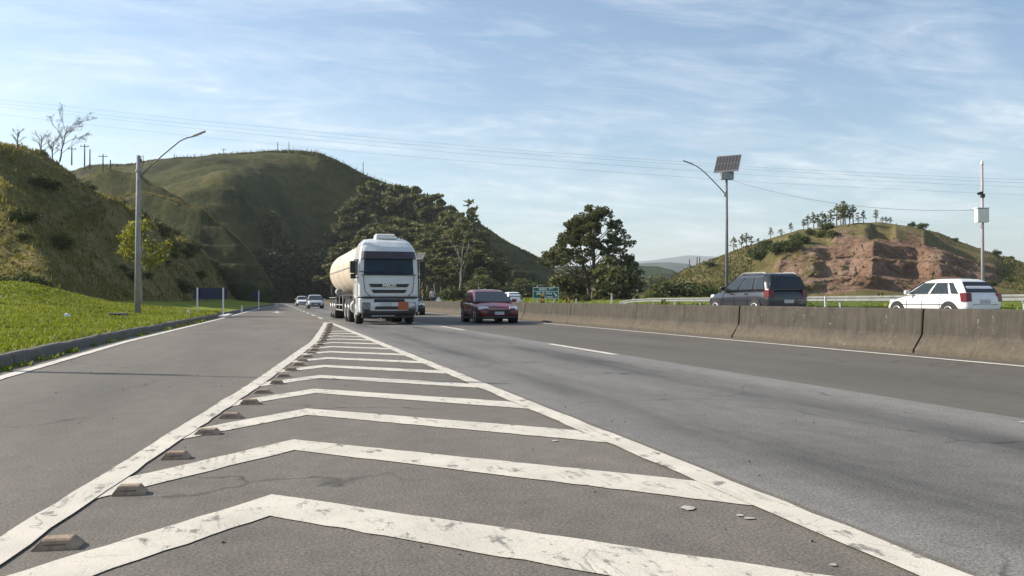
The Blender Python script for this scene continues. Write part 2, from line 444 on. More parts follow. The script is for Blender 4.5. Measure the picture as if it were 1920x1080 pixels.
# --- New Jersey barrier between the carriageways
bar = empty('concrete_barrier', (12.3, 20, 0)); tag(bar, 'long weathered brown concrete median barrier with vertical joints', 'barrier')
PROF = [(12.0, -.05), (12.0, .075), (12.03, .10), (12.17, .32), (12.195, .37), (12.235, .84), (12.26, .872), (12.43, .872), (12.455, .84), (12.51, .37), (12.535, .32), (12.68, .10), (12.7, -.05)]
y0 = 13.3 - 6.6 * 4
k = 0
while y0 < 300:
    m = MB(); n = 12 if y0 < 60 else 4; rings = []
    ox, oz = rnd.uniform(-.012, .012), rnd.uniform(-.008, .008)
    for i in range(n + 1):
        yy = y0 + .022 + (6.6 - .044) * i / n
        rings.append([(px + bend(yy) + ox - 12.3 + fbm((px * 3, yy * 1.3, pz * 3), 1.5, 3) * .012, yy - 20 + (fbm((px, pz * 6, yy), .4, 3) * .02 if i in (0, n) else 0), pz + oz) for px, pz in PROF])
    m.rings(rings); m.build('barrier_segment', M['barrier'], bar, bevel=.015)
    y0 += 6.6; k += 1

# --- grass verge on the left
def verge_z(x, y):
    t = xc(y) - .2 - x
    z = .19 + .075 * min(t, 4) + .11 * max(0, t - 4)
    z += .75 * math.exp(-(((x + 12.2) / 3.2) ** 2 + ((y - 47) / 4.5) ** 2))
    z += .10 * fbm((x, y, 0), 3.0, 4) * sst(0, 1.5, t)
    return z - sst(.35, 0, t) * .04
rows = []
ys = frange(-14, 70, .8) + frange(70, 300, 3)[1:]
ts = [0, .12, .3, .5, .8, 1.2, 1.6, 2, 2.5, 3, 3.6, 4.3, 5, 6, 7, 8, 9, 10, 11, 12, 14, 17, 21, 28, 40, 60]
for y in ys:
    a = xc(y) - .2
    rows.append([(a - t, y, verge_z(a - t, y)) for t in ts])
m = MB(); m.grid(rows); vo = struct(m.build('grass_verge', M['lawn'], smooth=True, fix=False))

# --- field beyond the far carriageway with a narrow service road
FZ = [(26.3, .27), (28, .36), (31, .52), (33.4, .86), (34, .93), (37.5, .95), (40, 1.0), (60, 1.1), (140, 1.4), (400, 2.0)]
def field_z(x, y):
    xx = x - bend(y)
    return interp(FZ, xx) + (.07 * fbm((x, y, 3), 2.5, 3) if not 33.5 < xx < 38 else 0) * sst(26.5, 28, xx)
xs = [26.3, 27, 28, 29, 30, 31, 32, 33, 33.4, 34, 35, 36, 37, 37.5, 38.5, 40, 43, 47, 52, 60, 70, 85, 100, 140, 200, 400]
m = MB(); m.grid([[(x + bend(y), y, field_z(x + bend(y), y)) for x in xs] for y in frange(-10, 120, 2) + frange(120, 330, 6)[1:]])
struct(m.build('field', M['field'], smooth=True, fix=False))
m = MB(); m.grid([[(x + bend(y), y, interp(FZ, x) + .014) for x in (34.1, 35.5, 37.3)] for y in frange(-10, 90, 4)])
struct(m.build('service_road', M['asph_lane'], fix=False))

# ================================================================ HILLS
TOE = [(-70, 88), (-30, 65), (-20, 59.2), (-13.2, 54.6), (-11.8, 54.4), (-11.0, 57.5), (-10.2, 65), (-9.3, 77), (-8.6, 100), (-7.8, 130), (-7.2, 155), (-6.9, 185), (-7.4, 215)] + \
      [(-2.2 + bend(y), y) for y in range(245, 340, 12)]
def toe_dist(x, y):
    best = 1e9; sgn = 1
    for (ax, ay), (bx, by) in zip(TOE, TOE[1:]):
        dx, dy = bx - ax, by - ay
        t = max(0, min(1, ((x - ax) * dx + (y - ay) * dy) / (dx * dx + dy * dy)))
        qx, qy = ax + dx * t, ay + dy * t
        d = (x - qx) ** 2 + (y - qy) ** 2
        if d < best:
            best = d; sgn = 1 if dx * (y - ay) - dy * (x - ax) > 0 else -1
    return sgn * math.sqrt(best)
PA = [(-3, -2.2), (0, 0), (.8, .8), (4.6, 7.0), (5.2, 8.2), (5.8, 8.95), (6.6, 8.95), (7.6, 8.55), (8.8, 8.8), (13, 12.3), (15.5, 13.6), (18, 14.2), (24, 13.8), (40, 12), (70, 9)]
PN = [(-3, -1.5), (0, 0), (2, 1.2), (9, 6.8), (16, 11.8), (20, 13.9), (24, 14.4), (40, 12), (70, 9)]
def hillA_z(x, y):
    w1 = 1.6 * noise.noise(Vector((x, y, 0)) / 14) + .8 * noise.noise(Vector((x, y, 5)) / 6)
    u = toe_dist(x, y) + w1 * 1.0
    w = sst(88, 66, y + .5 * (x + 12))
    z = lerp(interp(PA, u), interp(PN, u), w)
    k = sst(0, 4, u)
    # oblique spurs and rills running down the face
    s = math.sin((y + .9 * x) / 9.5 + 2.2 * noise.noise(Vector((x, y, 9)) / 25))
    z += k * (1.0 * abs(s) - .6) + k * .8 * fbm((x, y, 1), 4.5, 5) + k * .3 * fbm((x, y, 7), 1.1, 3)
    base = verge_z(min(x, xc(y) - .2), y) - .15 if u > -3 else -3
    base = min(base, 1.8)
    return base + z * (1 - .55 * sst(150, 260, y))
A_rows = []
for y in frange(36, 120, 1.0) + frange(120, 330, 2.5)[1:]:
    row = []
    c = -9 + (bend(y) if y > 225 else 0)
    for i in range(58):
        x = c + 4 - (i * .55 if i < 40 else 22 + (i - 40) * 2.6)
        row.append((x, y, hillA_z(x, y)))
    A_rows.append(row)
m = MB(); m.grid(A_rows); struct(m.build('cut_slope', M['slope'], smooth=True, fix=False))

def hill(name, rows, mat, nu=160, nv=60, amp=1.5, sc=20, px0=None, px1=None, bench=None, extra=None, soft=False, lin=False):
    """rows: front foot .. ridge .. back foot, each a list of (px, py, depth) breakpoints"""
    px0 = px0 if px0 is not None else rows[0][0][0]; px1 = px1 if px1 is not None else rows[0][-1][0]
    K = len(rows); grid = []
    for j in range(nv + 1):
        v = j / nv * (K - 1); a = min(int(v), K - 2); t = v - a
        row = []
        for i in range(nu + 1):
            px = lerp(px0, px1, i / nu)
            pts = []
            for q in (a - 1, a, a + 1, a + 2):
                q = max(0, min(K - 1, q))
                if soft and q not in (K - 3, K - 2): py, d = [sum(c) / 7 for c in zip(*[interp(rows[q], px + o) for o in (-42, -28, -14, 0, 14, 28, 42)])]
                else: py, d = interp(rows[q], px)
                pts.append(P(px, py, d))
            p0, p1, p2, p3 = pts
            m1 = (p2 - p0) * .5; m2 = (p3 - p1) * .5
            if lin or a >= K - 3 or a == 0: pos = p1.lerp(p2, t)
            else:
                h = t * t * (3 - 2 * t); pos = p1 * (2*t**3 - 3*t*t + 1) + m1 * .6 * (t**3 - 2*t*t + t) + p2 * h + m2 * .6 * (t**3 - t*t)
            z = pos.z
            k = min(1, j / (nv * .08)) * (1 - .75 * math.exp(-((v - (K - 3)) / .35) ** 2))
            z += k * amp * (fbm((pos.x, pos.y, 0), sc, 5) + .5 * (.4 - abs(noise.noise(Vector((pos.x, pos.y, 4)) / sc / 1.4))))
            if bench:
                st, w = bench(px, v / (K - 1))
                if w > 0:
                    q = z / st; f = q - math.floor(q)
                    z = lerp(z, (math.floor(q) + sst(.35, 1.0, f)) * st, w)
            if extra: pos, z = extra(px, v, pos, z)
            row.append((pos.x, pos.y, z))
        grid.append(row)
    m = MB(); m.grid(grid); struct(m.build(name, mat, smooth=True, fix=False))
    return grid

ridgeB = [(120, 330, 320), (170, 312, 320), (250, 306, 315), (290, 300, 310), (400, 293, 305), (500, 285, 300), (560, 283, 298), (595, 286, 296), (640, 304, 295), (690, 330, 295), (760, 356, 298), (870, 408, 300), (905, 425, 300), (960, 462, 305), (1015, 486, 310), (1035, 503, 312), (1060, 535, 314), (1090, 566, 316)]
def sh(r, dy, dd): return [(a, b + dy, c + dd) for a, b, c in r]
B_rows = [
    [(120, 572, 205), (400, 572, 205), (520, 572, 215), (700, 572, 225), (1090, 572, 235)],
    [(120, 470, 215), (300, 430, 212), (400, 450, 210), (470, 500, 212), (520, 540, 222), (620, 552, 236), (800, 552, 245), (960, 552, 250), (1060, 560, 255), (1090, 570, 258)],
    [(120, 390, 245), (250, 372, 238), (330, 362, 232), (420, 352, 226), (460, 362, 226), (500, 400, 236), (560, 470, 250), (640, 505, 258), (800, 515, 262), (930, 518, 268), (1040, 540, 272), (1090, 570, 274)],
    [(120, 352, 290), (250, 330, 282), (380, 312, 272), (450, 305, 268), (500, 318, 270), (560, 372, 276), (640, 432, 280), (760, 470, 282), (900, 484, 284), (1000, 510, 290), (1050, 540, 294), (1090, 570, 296)],
    ridgeB,
    [(a, b + 22, c + 40) for a, b, c in ridgeB],
    [(120, 480, 420), (560, 460, 420), (1090, 575, 420)],
]
def benchB(px, v):
    return 5.2, .92 * sst(800, 930, px) * (1 if v < .66 else 0) + .9 * sst(570, 480, px) * sst(330, 390, px) * (1 if v < .36 else 0)
def hill_mat_terr(t, p, col):
    return col
B_grid = hill('green_hill', B_rows, M['hill'], 230, 110, 3.2, 32, bench=benchB, soft=True)

ridgeR = [(1150, 566, 190), (1190, 557, 190), (1225, 543, 190), (1280, 511, 190), (1330, 490, 190), (1400, 462, 190), (1450, 444, 190), (1500, 430, 190), (1560, 424, 188), (1610, 418, 188), (1650, 416, 188), (1700, 423, 190), (1760, 437, 192), (1800, 453, 194), (1860, 474, 196), (1920, 494, 198), (2000, 516, 200), (2150, 545, 200)]
FR = [(1150, 567, 138), (1190, 561, 136), (1280, 553, 132), (1400, 549, 126), (1600, 548, 122), (1900, 548, 122), (2150, 557, 126)]
def cutp(px): return sst(1395, 1470, px) * sst(1900, 1830, px)
OFF = [(1380, 0), (1470, 1.0), (1530, -1.5), (1548, .8), (1600, -.5), (1640, -4.5), (1668, .6), (1722, 2.2), (1746, -2.6), (1768, -3.6), (1796, .8), (1832, 1.6), (1856, -2), (1900, 0)]
STEP = [(548, 124), (523, 126.2), (519, 132), (489, 135), (485.5, 140.5), (459, 143.5), (455, 152), (438, 168)]
def r_row(k):
    out = []; n = len(STEP)
    for i in range(0, 126):
        px = 1150 + i * 8; fy, fd = interp(FR, px); ry, rd = interp(ridgeR, px); t = k / n
        y, d = lerp(fy, ry, 1 - (1 - t) ** 1.25), lerp(fd, rd, t)
        w = cutp(px)
        if w > 0:
            sy, sd_ = STEP[k]
            f = (548 - sy) / (548 - 418); top = max(ry + 4, 0)
            sy = 548 - f * (548 - min(ry, 470)) ; sd_ = sd_ + (interp(OFF, px) * (.4 + .6 * math.sin(math.pi * min(1, (k + .6) / 7))) if 0 < k < 7 else 0)
            if k == 7: 
                nw = max(sst(1552, 1562, px) * sst(1636, 1628, px), sst(1668, 1678, px) * sst(1748, 1736, px))
                sy = lerp(sy, sy - 9, nw); sd_ = lerp(sd_, 157, nw)
            y, d = lerp(y, sy, w), lerp(d, sd_, w)
        out.append((px, y, d))
    return out
R_rows = [[(a, 569, d - 6) for a, b, d in FR]] + [r_row(k) for k in range(8)] + [ridgeR, [(a, b + 14, c + 30) for a, b, c in ridgeR], [(1150, 570, 300), (1650, 520, 300), (2150, 570, 300)]]
NR = len(R_rows) - 1
def cut_w(px, v):
    return sst(1400, 1490, px) * sst(1890, 1820, px) * sst(.9, 1.3, v) * sst(7.6, 6.9, v)
def cutR(px, v, pos, z):
    w = cut_w(px, v)
    if w > 0:
        c = noise.voronoi(Vector((pos.x / 4.5, pos.y / 4.5, z / 3)))
        push = (noise.cell(c[1][0] * 3.1) - .5) * .3 + fbm((pos.x, pos.y, z * 1.6), 2.0, 6) * .5
        pos = pos - FW * (push * w)
        z += .10 * w * fbm((pos.x, pos.y, z), 1.2, 3)
    return pos, z
def cut_mat():
    t = NT('red_cut_ground'); p = t.pos()
    f = t.math('ADD', t.math('MULTIPLY', t.noise(p, .05, 6, .6), .6), t.math('MULTIPLY', t.noise(p, .5, 6, .7), .4))
    g = t.ramp(f, [(.36, (.085, .082, .028)), (.5, (.155, .135, .055)), (.66, (.23, .185, .09))])
    e = t.ramp(t.math('ADD', t.math('MULTIPLY', t.noise(p, .12, 6, .65), .5), t.math('MULTIPLY', t.noise(t.mapv(p, (1, 1, 2.5)), .7, 7, .75), .5)),
               [(.36, (.145, .085, .058)), (.47, (.225, .14, .097)), (.56, (.31, .205, .146)), (.7, (.43, .315, .235))])
    at = t.n('ShaderNodeVertexColor'); at.layer_name = 'cut'
    k = t.math('ADD', at.outputs[0], t.math('MULTIPLY', t.math('SUBTRACT', t.noise(p, .18, 7, .75), .5), 1.5))
    k = t.ramp(k, [(.42, 0.0), (.56, 1.0)])
    col = t.mix(k, g, e)
    t.bump(t.math('ADD', t.noise(p, .7, 7, .75), t.math('MULTIPLY', t.noise(p, 2.5, 5, .7), .4)), 1.0, 1.0)
    return t.done(col, .95, spec=.1)
M['cut'] = cut_mat()
R_grid = hill('red_cut_hill', R_rows, M['cut'], 420, 220, .8, 12, extra=cutR, lin=True)
ob = bpy.data.objects['red_cut_hill']
at = ob.data.color_attributes.new('cut', 'FLOAT_COLOR', 'POINT'); vals = []
for j in range(221):
    for i in range(421):
        px = lerp(1150, 2150, i / 420); v = j / 220 * NR
        w = sst(1370, 1470, px) * sst(1905, 1830, px) * sst(.6, 1.1, v) * sst(7.5, 6.8, v) * (.50 + .50 * sst(1490, 1640, px))
        w = max(w, .52 * max(sst(1552, 1562, px) * sst(1636, 1628, px), sst(1668, 1678, px) * sst(1748, 1736, px)) * sst(6.8, 7.1, v) * sst(8.3, 8, v))
        vals += [w, w, w, 1]
at.data.foreach_set('color', vals)

# distant ridges
def ridge_hill(name, ridge, mat, amp, sc, foot=.75):
    rows = [[(a, 563, c * foot) for a, b, c in ridge], [(a, lerp(b, 562, .42), c * (foot * .45 + .55)) for a, b, c in ridge], ridge, [(a, b + 12, c * 1.15) for a, b, c in ridge], [(a, 566, c * 1.4) for a, b, c in ridge]]
    return hill(name, rows, mat, 150, 36, amp, sc)
V_grid = ridge_hill('valley_hill', [(930, 520, 620), (1000, 508, 620), (1060, 500, 620), (1130, 497, 640), (1200, 499, 660), (1232, 499, 660), (1262, 506, 660), (1300, 530, 660), (1360, 548, 660)], M['far'], 4, 40, .55)
ridge_hill('blue_hill', [(880, 540, 2600), (1000, 515, 2600), (1120, 502, 2600), (1200, 494, 2600), (1255, 491, 2600), (1290, 494, 2600), (1330, 508, 2600), (1400, 530, 2600), (1480, 548, 2600)], M['farm'], 11, 200)
ridge_hill('distant_mountains', [(780, 520, 6500), (960, 500, 6500), (1060, 500, 6500), (1150, 495, 6500), (1220, 488, 6500), (1290, 479, 6500), (1350, 482, 6500), (1420, 490, 6500), (1600, 492, 6500), (1800, 500, 6500), (2200, 520, 6500)], M['farm'], 30, 600)
LV_grid = ridge_hill('low_valley_rise', [(1080, 552, 330), (1160, 545, 330), (1200, 541, 340), (1260, 544, 340), (1320, 548, 340), (1380, 554, 340)], M['hill'], 2.0, 16, .7)

# two spurs in front of the green hill, each with a crest that drops to the right
def spur(name, ridge, drop, dd, mat):
    rows = [[(a, min(b + drop * 1.15, 566), c - dd * 1.1) for a, b, c in ridge], [(a, min(b + drop * .95, 562), c - dd) for a, b, c in ridge], [(a, b + drop * .42, c - dd * .42) for a, b, c in ridge],
            [(a, b + 4, c - 2.2) for a, b, c in ridge], ridge, [(a, b + 1, c + 5) for a, b, c in ridge], [(a, b + 16, c + 26) for a, b, c in ridge], [(a, b + 80, c + 50) for a, b, c in ridge]]
    return hill(name, rows, mat, 150, 70, 1.1, 8, bench=lambda px, v: (4.4, .85 * sst(350, 395, px) * (1 if v < .5 else 0)))
S1 = spur('hill_spur', [(120, 352, 232), (160, 336, 230), (187, 325, 228), (210, 321, 226), (240, 326, 224), (262, 334, 222), (300, 349, 219), (337, 375, 216), (352, 388, 214), (372, 410, 212), (400, 452, 210)], 85, 9, M['hill'])
S2 = spur('hill_spur', [(215, 384, 206), (240, 368, 205), (255, 364, 204), (285, 366, 202), (310, 371, 200), (337, 379, 198), (375, 394, 195), (412, 420, 193), (442, 443, 191), (470, 474, 190), (492, 508, 190), (512, 548, 190)], 95, 9, M['hill'])
# ================================================================ VEGETATION
def rvec(r):
    while True:
        v = Vector((r.uniform(-1, 1), r.uniform(-1, 1), r.uniform(-1, 1)))
        if .05 < v.length < 1: return v
def leaves(m, c, rad, n, size, r, aspect=.55, shell=.55):
    c = Vector(c)
    for _ in range(n):
        v = rvec(r); L = v.length
        v = v / L * (L ** shell)
        p = c + Vector((v.x * rad[0], v.y * rad[1], v.z * rad[2]))
        a = (rvec(r)).normalized(); b = a.cross(rvec(r)).normalized()
        s = size * r.uniform(.6, 1.3)
        a = a * s; b = b * s * aspect
        m.add([p - a, p + b * .9, p + a, p - b], [(0, 1, 2, 3)])
def tufts(m, pts, hgt, wid, r, blades=3, lean=.45):
    for p, k in pts:
        p = Vector(p)
        for _ in range(blades):
            t = r.uniform(0, 6.283); h = hgt * k * r.uniform(.5, 1.3); w = wid * k * r.uniform(.6, 1.3)
            d = Vector((math.cos(t), math.sin(t), 0)); l = Vector((-d.y, d.x, 0)) * r.uniform(-lean, lean) * h
            o = p + Vector((r.uniform(-1, 1), r.uniform(-1, 1), 0)) * wid * k * 1.2
            m.add([o - d * w, o + d * w, o + l + Vector((0, 0, h))], [(0, 1, 2)])
def sample_grid(grid, n, r, rowlim=None, collim=None):
    out = []; R0, R1 = rowlim or (0, len(grid) - 1); C0, C1 = collim or (0, len(grid[0]) - 1)
    while len(out) < n:
        j = r.randrange(R0, R1); i = r.randrange(C0, C1); u, v = r.random(), r.random()
        a, b, c, d = (Vector(grid[j][i]), Vector(grid[j][i + 1]), Vector(grid[j + 1][i]), Vector(grid[j + 1][i + 1]))
        out.append(a.lerp(b, u).lerp(c.lerp(d, u), v))
    return out
def proj(p):
    v = Vector(p) - Vector((0, 0, CAMH)); d = v.dot(FW)
    return 960 + F * v.dot(RT) / d, 540 - F * v.dot(UP) / d, d
def on_grid(grid, px0, px1, px, py):
    i = round((px - px0) / (px1 - px0) * (len(grid[0]) - 1)); best = None
    for j in range(len(grid)):
        q = proj(grid[j][i])
        if q[1] <= py: return Vector(grid[j][i])
        if best is None or q[1] < best[0]: best = (q[1], grid[j][i])
    return Vector(best[1])

# grass blades on the verge (nobody could count them)
r = random.Random(3); m = MB(); pts = []
while len(pts) < 36000:
    y = 5 + 50 * r.random() ** 1.4; t = 16 * r.random() ** 1.5; x = xc(y) - .24 - t
    q = proj((x, y, .5))
    if q[2] < 3 or q[0] < -900 or (q[0] < -60 and r.random() < .5): continue
    pts.append(((x, y, verge_z(x, y) - .01), (.8 + .022 * y) * (1.5 if t < .25 and r.random() < .3 else 1)))
for _ in range(70):                                        # weeds in the gutter
    y = r.uniform(9, 42); x = xc(y) + r.uniform(.02, .12)
    for _ in range(r.randint(3, 9)): pts.append(((x + r.uniform(-.05, .1), y + r.uniform(-.25, .25), 0), r.uniform(.7, 1.6)))
tufts(m, pts, .062, .018, r, 3, .8)
tag(m.build('verge_grass', M['lawn_blade'], fix=False), 'short bright green grass covering the verge beside the curb', 'grass', kind='stuff')
# coarse grass on the cut slope
m = MB(); pts = []
r = random.Random(4)
for p in sample_grid(A_rows, 60000, r):
    q = proj(p)
    if -80 < q[0] < 560 and 20 < q[2] < 330 and toe_dist(p.x, p.y) > -.6 and p.z > .2:
        c = .5 + .5 * fbm((p.x, p.y, 3), 3, 3)
        if r.random() < .25 + c: pts.append((p - Vector((0, 0, .05)), (.55 + .9 * r.random() * max(.2, c)) * (.75 + q[2] / 160)))
tufts(m, pts, .31, .07, r, 3, .8)
tag(m.build('slope_grass', M['dry_grass'], fix=False), 'coarse olive and straw coloured grass on the cut slope left of the ramp', 'grass', kind='stuff')
m = MB(); r = random.Random(5)
nB = len(B_grid)
pts = [(p, r.uniform(.7, 1.4)) for p in sample_grid(B_grid, 5000, r, (int(nB * .64), int(nB * .69)))]
tufts(m, pts, .50, .20, r, 3, .7)
tag(m.build('hill_grass', M['hill_grass'], fix=False), 'thin pasture grass on the tall green hill', 'grass', kind='stuff')
m = MB(); r = random.Random(6); nR = len(R_grid)
pts = []
for p in sample_grid(R_grid, 17000, r, (int(nR * .1), int(nR * .83))):
    px = proj(p)[0]
    if px < 1410 or px > 1880 or r.random() < .05: pts.append((p, r.uniform(.5, 1.2)))
tufts(m, pts, .38, .16, r, 3, .7)
tag(m.build('scrub_grass', M['hill_grass'], fix=False), 'dry scrubby grass on the hill with the red earth cut', 'grass', kind='stuff')
m = MB(); r = random.Random(8); pts = []
for _ in range(9000):
    y = r.uniform(25, 150); x = r.uniform(26.6, 60) + bend(y)
    if 33.6 < x - bend(y) < 37.8: continue
    pts.append(((x, y, field_z(x, y) - .02), r.uniform(.6, 1.4) * (1 + y / 120)))
tufts(m, pts, .11, .05, r, 3, .8)
tag(m.build('field_grass', M['lawn_blade'], fix=False), 'bright grass behind the median barrier and under the guardrail', 'grass', kind='stuff')

# ---- tree kinds -------------------------------------------------------
def limb(m, a, b, r0, r1, r, k=5, wob=.07):
    a, b = Vector(a), Vector(b); L = (b - a).length; pts = []
    for i in range(k + 1):
        t = i / k; p = a.lerp(b, t)
        if 0 < i < k: p += rvec(r) * L * wob
        pts.append(p)
    m.tube(pts, [lerp(r0, r1, i / k) for i in range(k + 1)], 7); return pts
def euca(h, w, seed, nl=1700, ls=.42, first=.3, flat=.75):
    r = random.Random(seed); tm = MB(); cm = MB()
    tr = limb(tm, (0, 0, -.6), (r.uniform(-.04, .04) * h, r.uniform(-.04, .04) * h, h * .93), h * .02 + .06, .05, r, 8, .015)
    nb = r.randint(11, 15); cl = []
    for i in range(nb):
        f = first + (1 - first) * (i + r.random() * .7) / nb
        p0 = Vector(tr[0]).lerp(tr[-1], f * .95)
        ang = i * 2.4 + r.uniform(-.5, .5)
        out = w * .5 * (1.05 - .75 * max(0, f - .45) / .55) * r.uniform(.55, 1.1) * (1 if f > .42 else .8)
        p1 = p0 + Vector((math.cos(ang) * out, math.sin(ang) * out, out * r.uniform(.25, .8)))
        p1.z = min(p1.z, h * .97)
        limb(tm, p0 - Vector((0, 0, .05 * h)), p1, .035 + .006 * h * (1 - f), .02, r, 4, .06)
        cl.append((p1, w * r.uniform(.13, .21)))
        if r.random() < .8: cl.append((p0.lerp(p1, r.uniform(.45, .75)) + rvec(r) * w * .08, w * r.uniform(.10, .16)))
    cl.append((Vector((tr[-1].x, tr[-1].y, h * .95)), w * .14))
    tot = sum(q[1] ** 2 for q in cl)
    for p, rad in cl:
        k = int(nl * rad * rad / tot)
        # every clump is itself a handful of ragged sprays
        for _ in range(5):
            o = rvec(r) * rad * .75; o.z *= flat
            leaves(cm, p + o, (rad * .55, rad * .55, rad * .45 * flat), k // 5, ls, r)
    return tm.mesh('trunk', M['bark'], True), cm.mesh('crown', M['euca'])
def bush(w, h, seed, nl=900, ls=.28, mat='shrub'):
    r = random.Random(seed); tm = MB(); cm = MB()
    n = 9
    for i in range(n):
        a = i * 2.4; o = w * .36 * math.sqrt((i + .5) / n)
        p = Vector((math.cos(a) * o, math.sin(a) * o, h * r.uniform(.45, .85) * (1 - .5 * (o / (w * .5)) ** 2)))
        limb(tm, (p.x * .15, p.y * .15, -.3), p, .04 + .008 * h, .015, r, 4, .06)
        for _ in range(4):
            q = p + rvec(r) * w * .15
            leaves(cm, q, (w * .17, w * .17, h * .18), nl // n // 5, ls, r)
        leaves(cm, (p.x * 1.1, p.y * 1.1, h * .25), (w * .2, w * .2, h * .25), nl // n // 5, ls, r)
    return tm.mesh('stems', M['bark'], True), cm.mesh('foliage', M[mat])
def plant(name, meshes, parts, loc, rz, sc, label, cat, group=None, mats=None):
    e = empty(name, loc, rz, label, cat, group); e.scale = sc if isinstance(sc, tuple) else (sc, sc, sc)
    for n, me in zip(parts, meshes):
        o = bpy.data.objects.new(n, me); COL.objects.link(o); o.parent = e
    return e
TP = ('trunk', 'crown'); BP = ('stems', 'foliage')
EU = [euca(24, 12, s, 3000, .66) for s in (11, 12, 13, 14)]
EU_thin = [euca(12, 5, s, 700, .32, .45) for s in (21, 22, 23)]
EU_small = [euca(6, 2.6, s, 420, .22, .4) for s in (31, 32, 33)]
BU = [bush(4, 3, s, 1500, .20) for s in (41, 42, 43)]
BUD = [bush(5, 4, s, 1900, .26, 'euca2') for s in (51, 52)]

r = random.Random(77)
back = [(618, 452, 238), (634, 424, 240), (648, 402, 246), (672, 374, 250), (690, 347, 255), (712, 338, 258), (735, 347, 255), (758, 344, 250), (782, 350, 245), (806, 360, 240), (828, 374, 235), (846, 392, 230), (866, 408, 218), (905, 434, 222), (926, 466, 226)]
front = [(622, 478, 206), (644, 452, 202), (672, 440, 206), (700, 418, 212), (728, 404, 212), (752, 408, 206), (778, 414, 206), (802, 424, 196), (816, 438, 182), (842, 446, 178), (890, 448, 172), (914, 470, 172), (938, 488, 178), (955, 505, 182), (858, 448, 200), (876, 440, 204), (925, 478, 200), (970, 522, 190), (826, 470, 160), (850, 492, 158), (904, 500, 162), (792, 478, 166), (762, 470, 176)]
for i, (px, py, d) in enumerate(back + front):
    b = P(px, 556, d); H = P(px, py, d).z - 1.5
    wd = lerp(1.0, 1.25, r.random()) if i < len(back) else lerp(1.2, 1.6, r.random()) * (1.35 if px > 830 else 1)
    s = H / 24
    k = max(s * wd, .45)
    plant('eucalyptus_tree', EU[r.randrange(4)], TP, (b.x, b.y, 1.4), r.uniform(0, 6.28), (k, k, s),
          'tall dark eucalyptus at the back of the grove behind the tanker truck' if i < len(back) else 'dark bushy eucalyptus at the front of the grove behind the tanker truck', 'tree',
          'back row of the eucalyptus grove' if i < len(back) else 'front row of the eucalyptus grove')
b = P(882, 556, 222); plant('eucalyptus_tree', EU_thin[0], TP, (b.x, b.y, 1.4), 1.0, (2.1, 2.1, (P(882, 372, 222).z - 1.4) / 12), 'slender open crowned eucalyptus standing above the right end of the grove', 'tree')

# pale bare-trunked tree at the grove's edge
def pale_tree():
    r = random.Random(5); tm = MB(); cm = MB(); h = 14
    tr = limb(tm, (0, 0, -.5), (.3, 0, 6.2), .22, .17, r, 5, .01); tips = []
    for dx, dz, k in ((-2.0, 5.5, .1), (2.2, 6.3, .12), (.4, 7.2, .13), (-1.1, 6.8, .09), (1.5, 4.0, .07), (-1.9, 2.6, .06)):
        pts = limb(tm, tr[-1] + Vector((0, 0, -.6 if dz > 4.5 else -2.5)), Vector((.3 + dx, r.uniform(-1, 1), 6.2 + dz - (2 if dz < 4.5 else 0))), k, .03, r, 5, .04)
        tips.append(pts[-1]); tips.append(pts[-2])
        for q in pts[2:]: limb(tm, q, q + rvec(r) * 1.2 + Vector((0, 0, .8)), .03, .01, r, 3, .1)
    for t in tips:
        for _ in range(3): leaves(cm, t + rvec(r) * .8, (.7, .7, .45), 42, .26, r)
    return tm.mesh('trunk', M['bark_pale'], True), cm.mesh('crown', M['euca2'])
b = P(862, 556, 150); plant('pale_trunk_tree', pale_tree(), TP, (b.x, b.y, 1.2), 0, 1.0 * (P(862, 425, 150).z - 1.2) / 13.6, 'sparse tree with pale forked trunk at the front of the grove', 'tree')

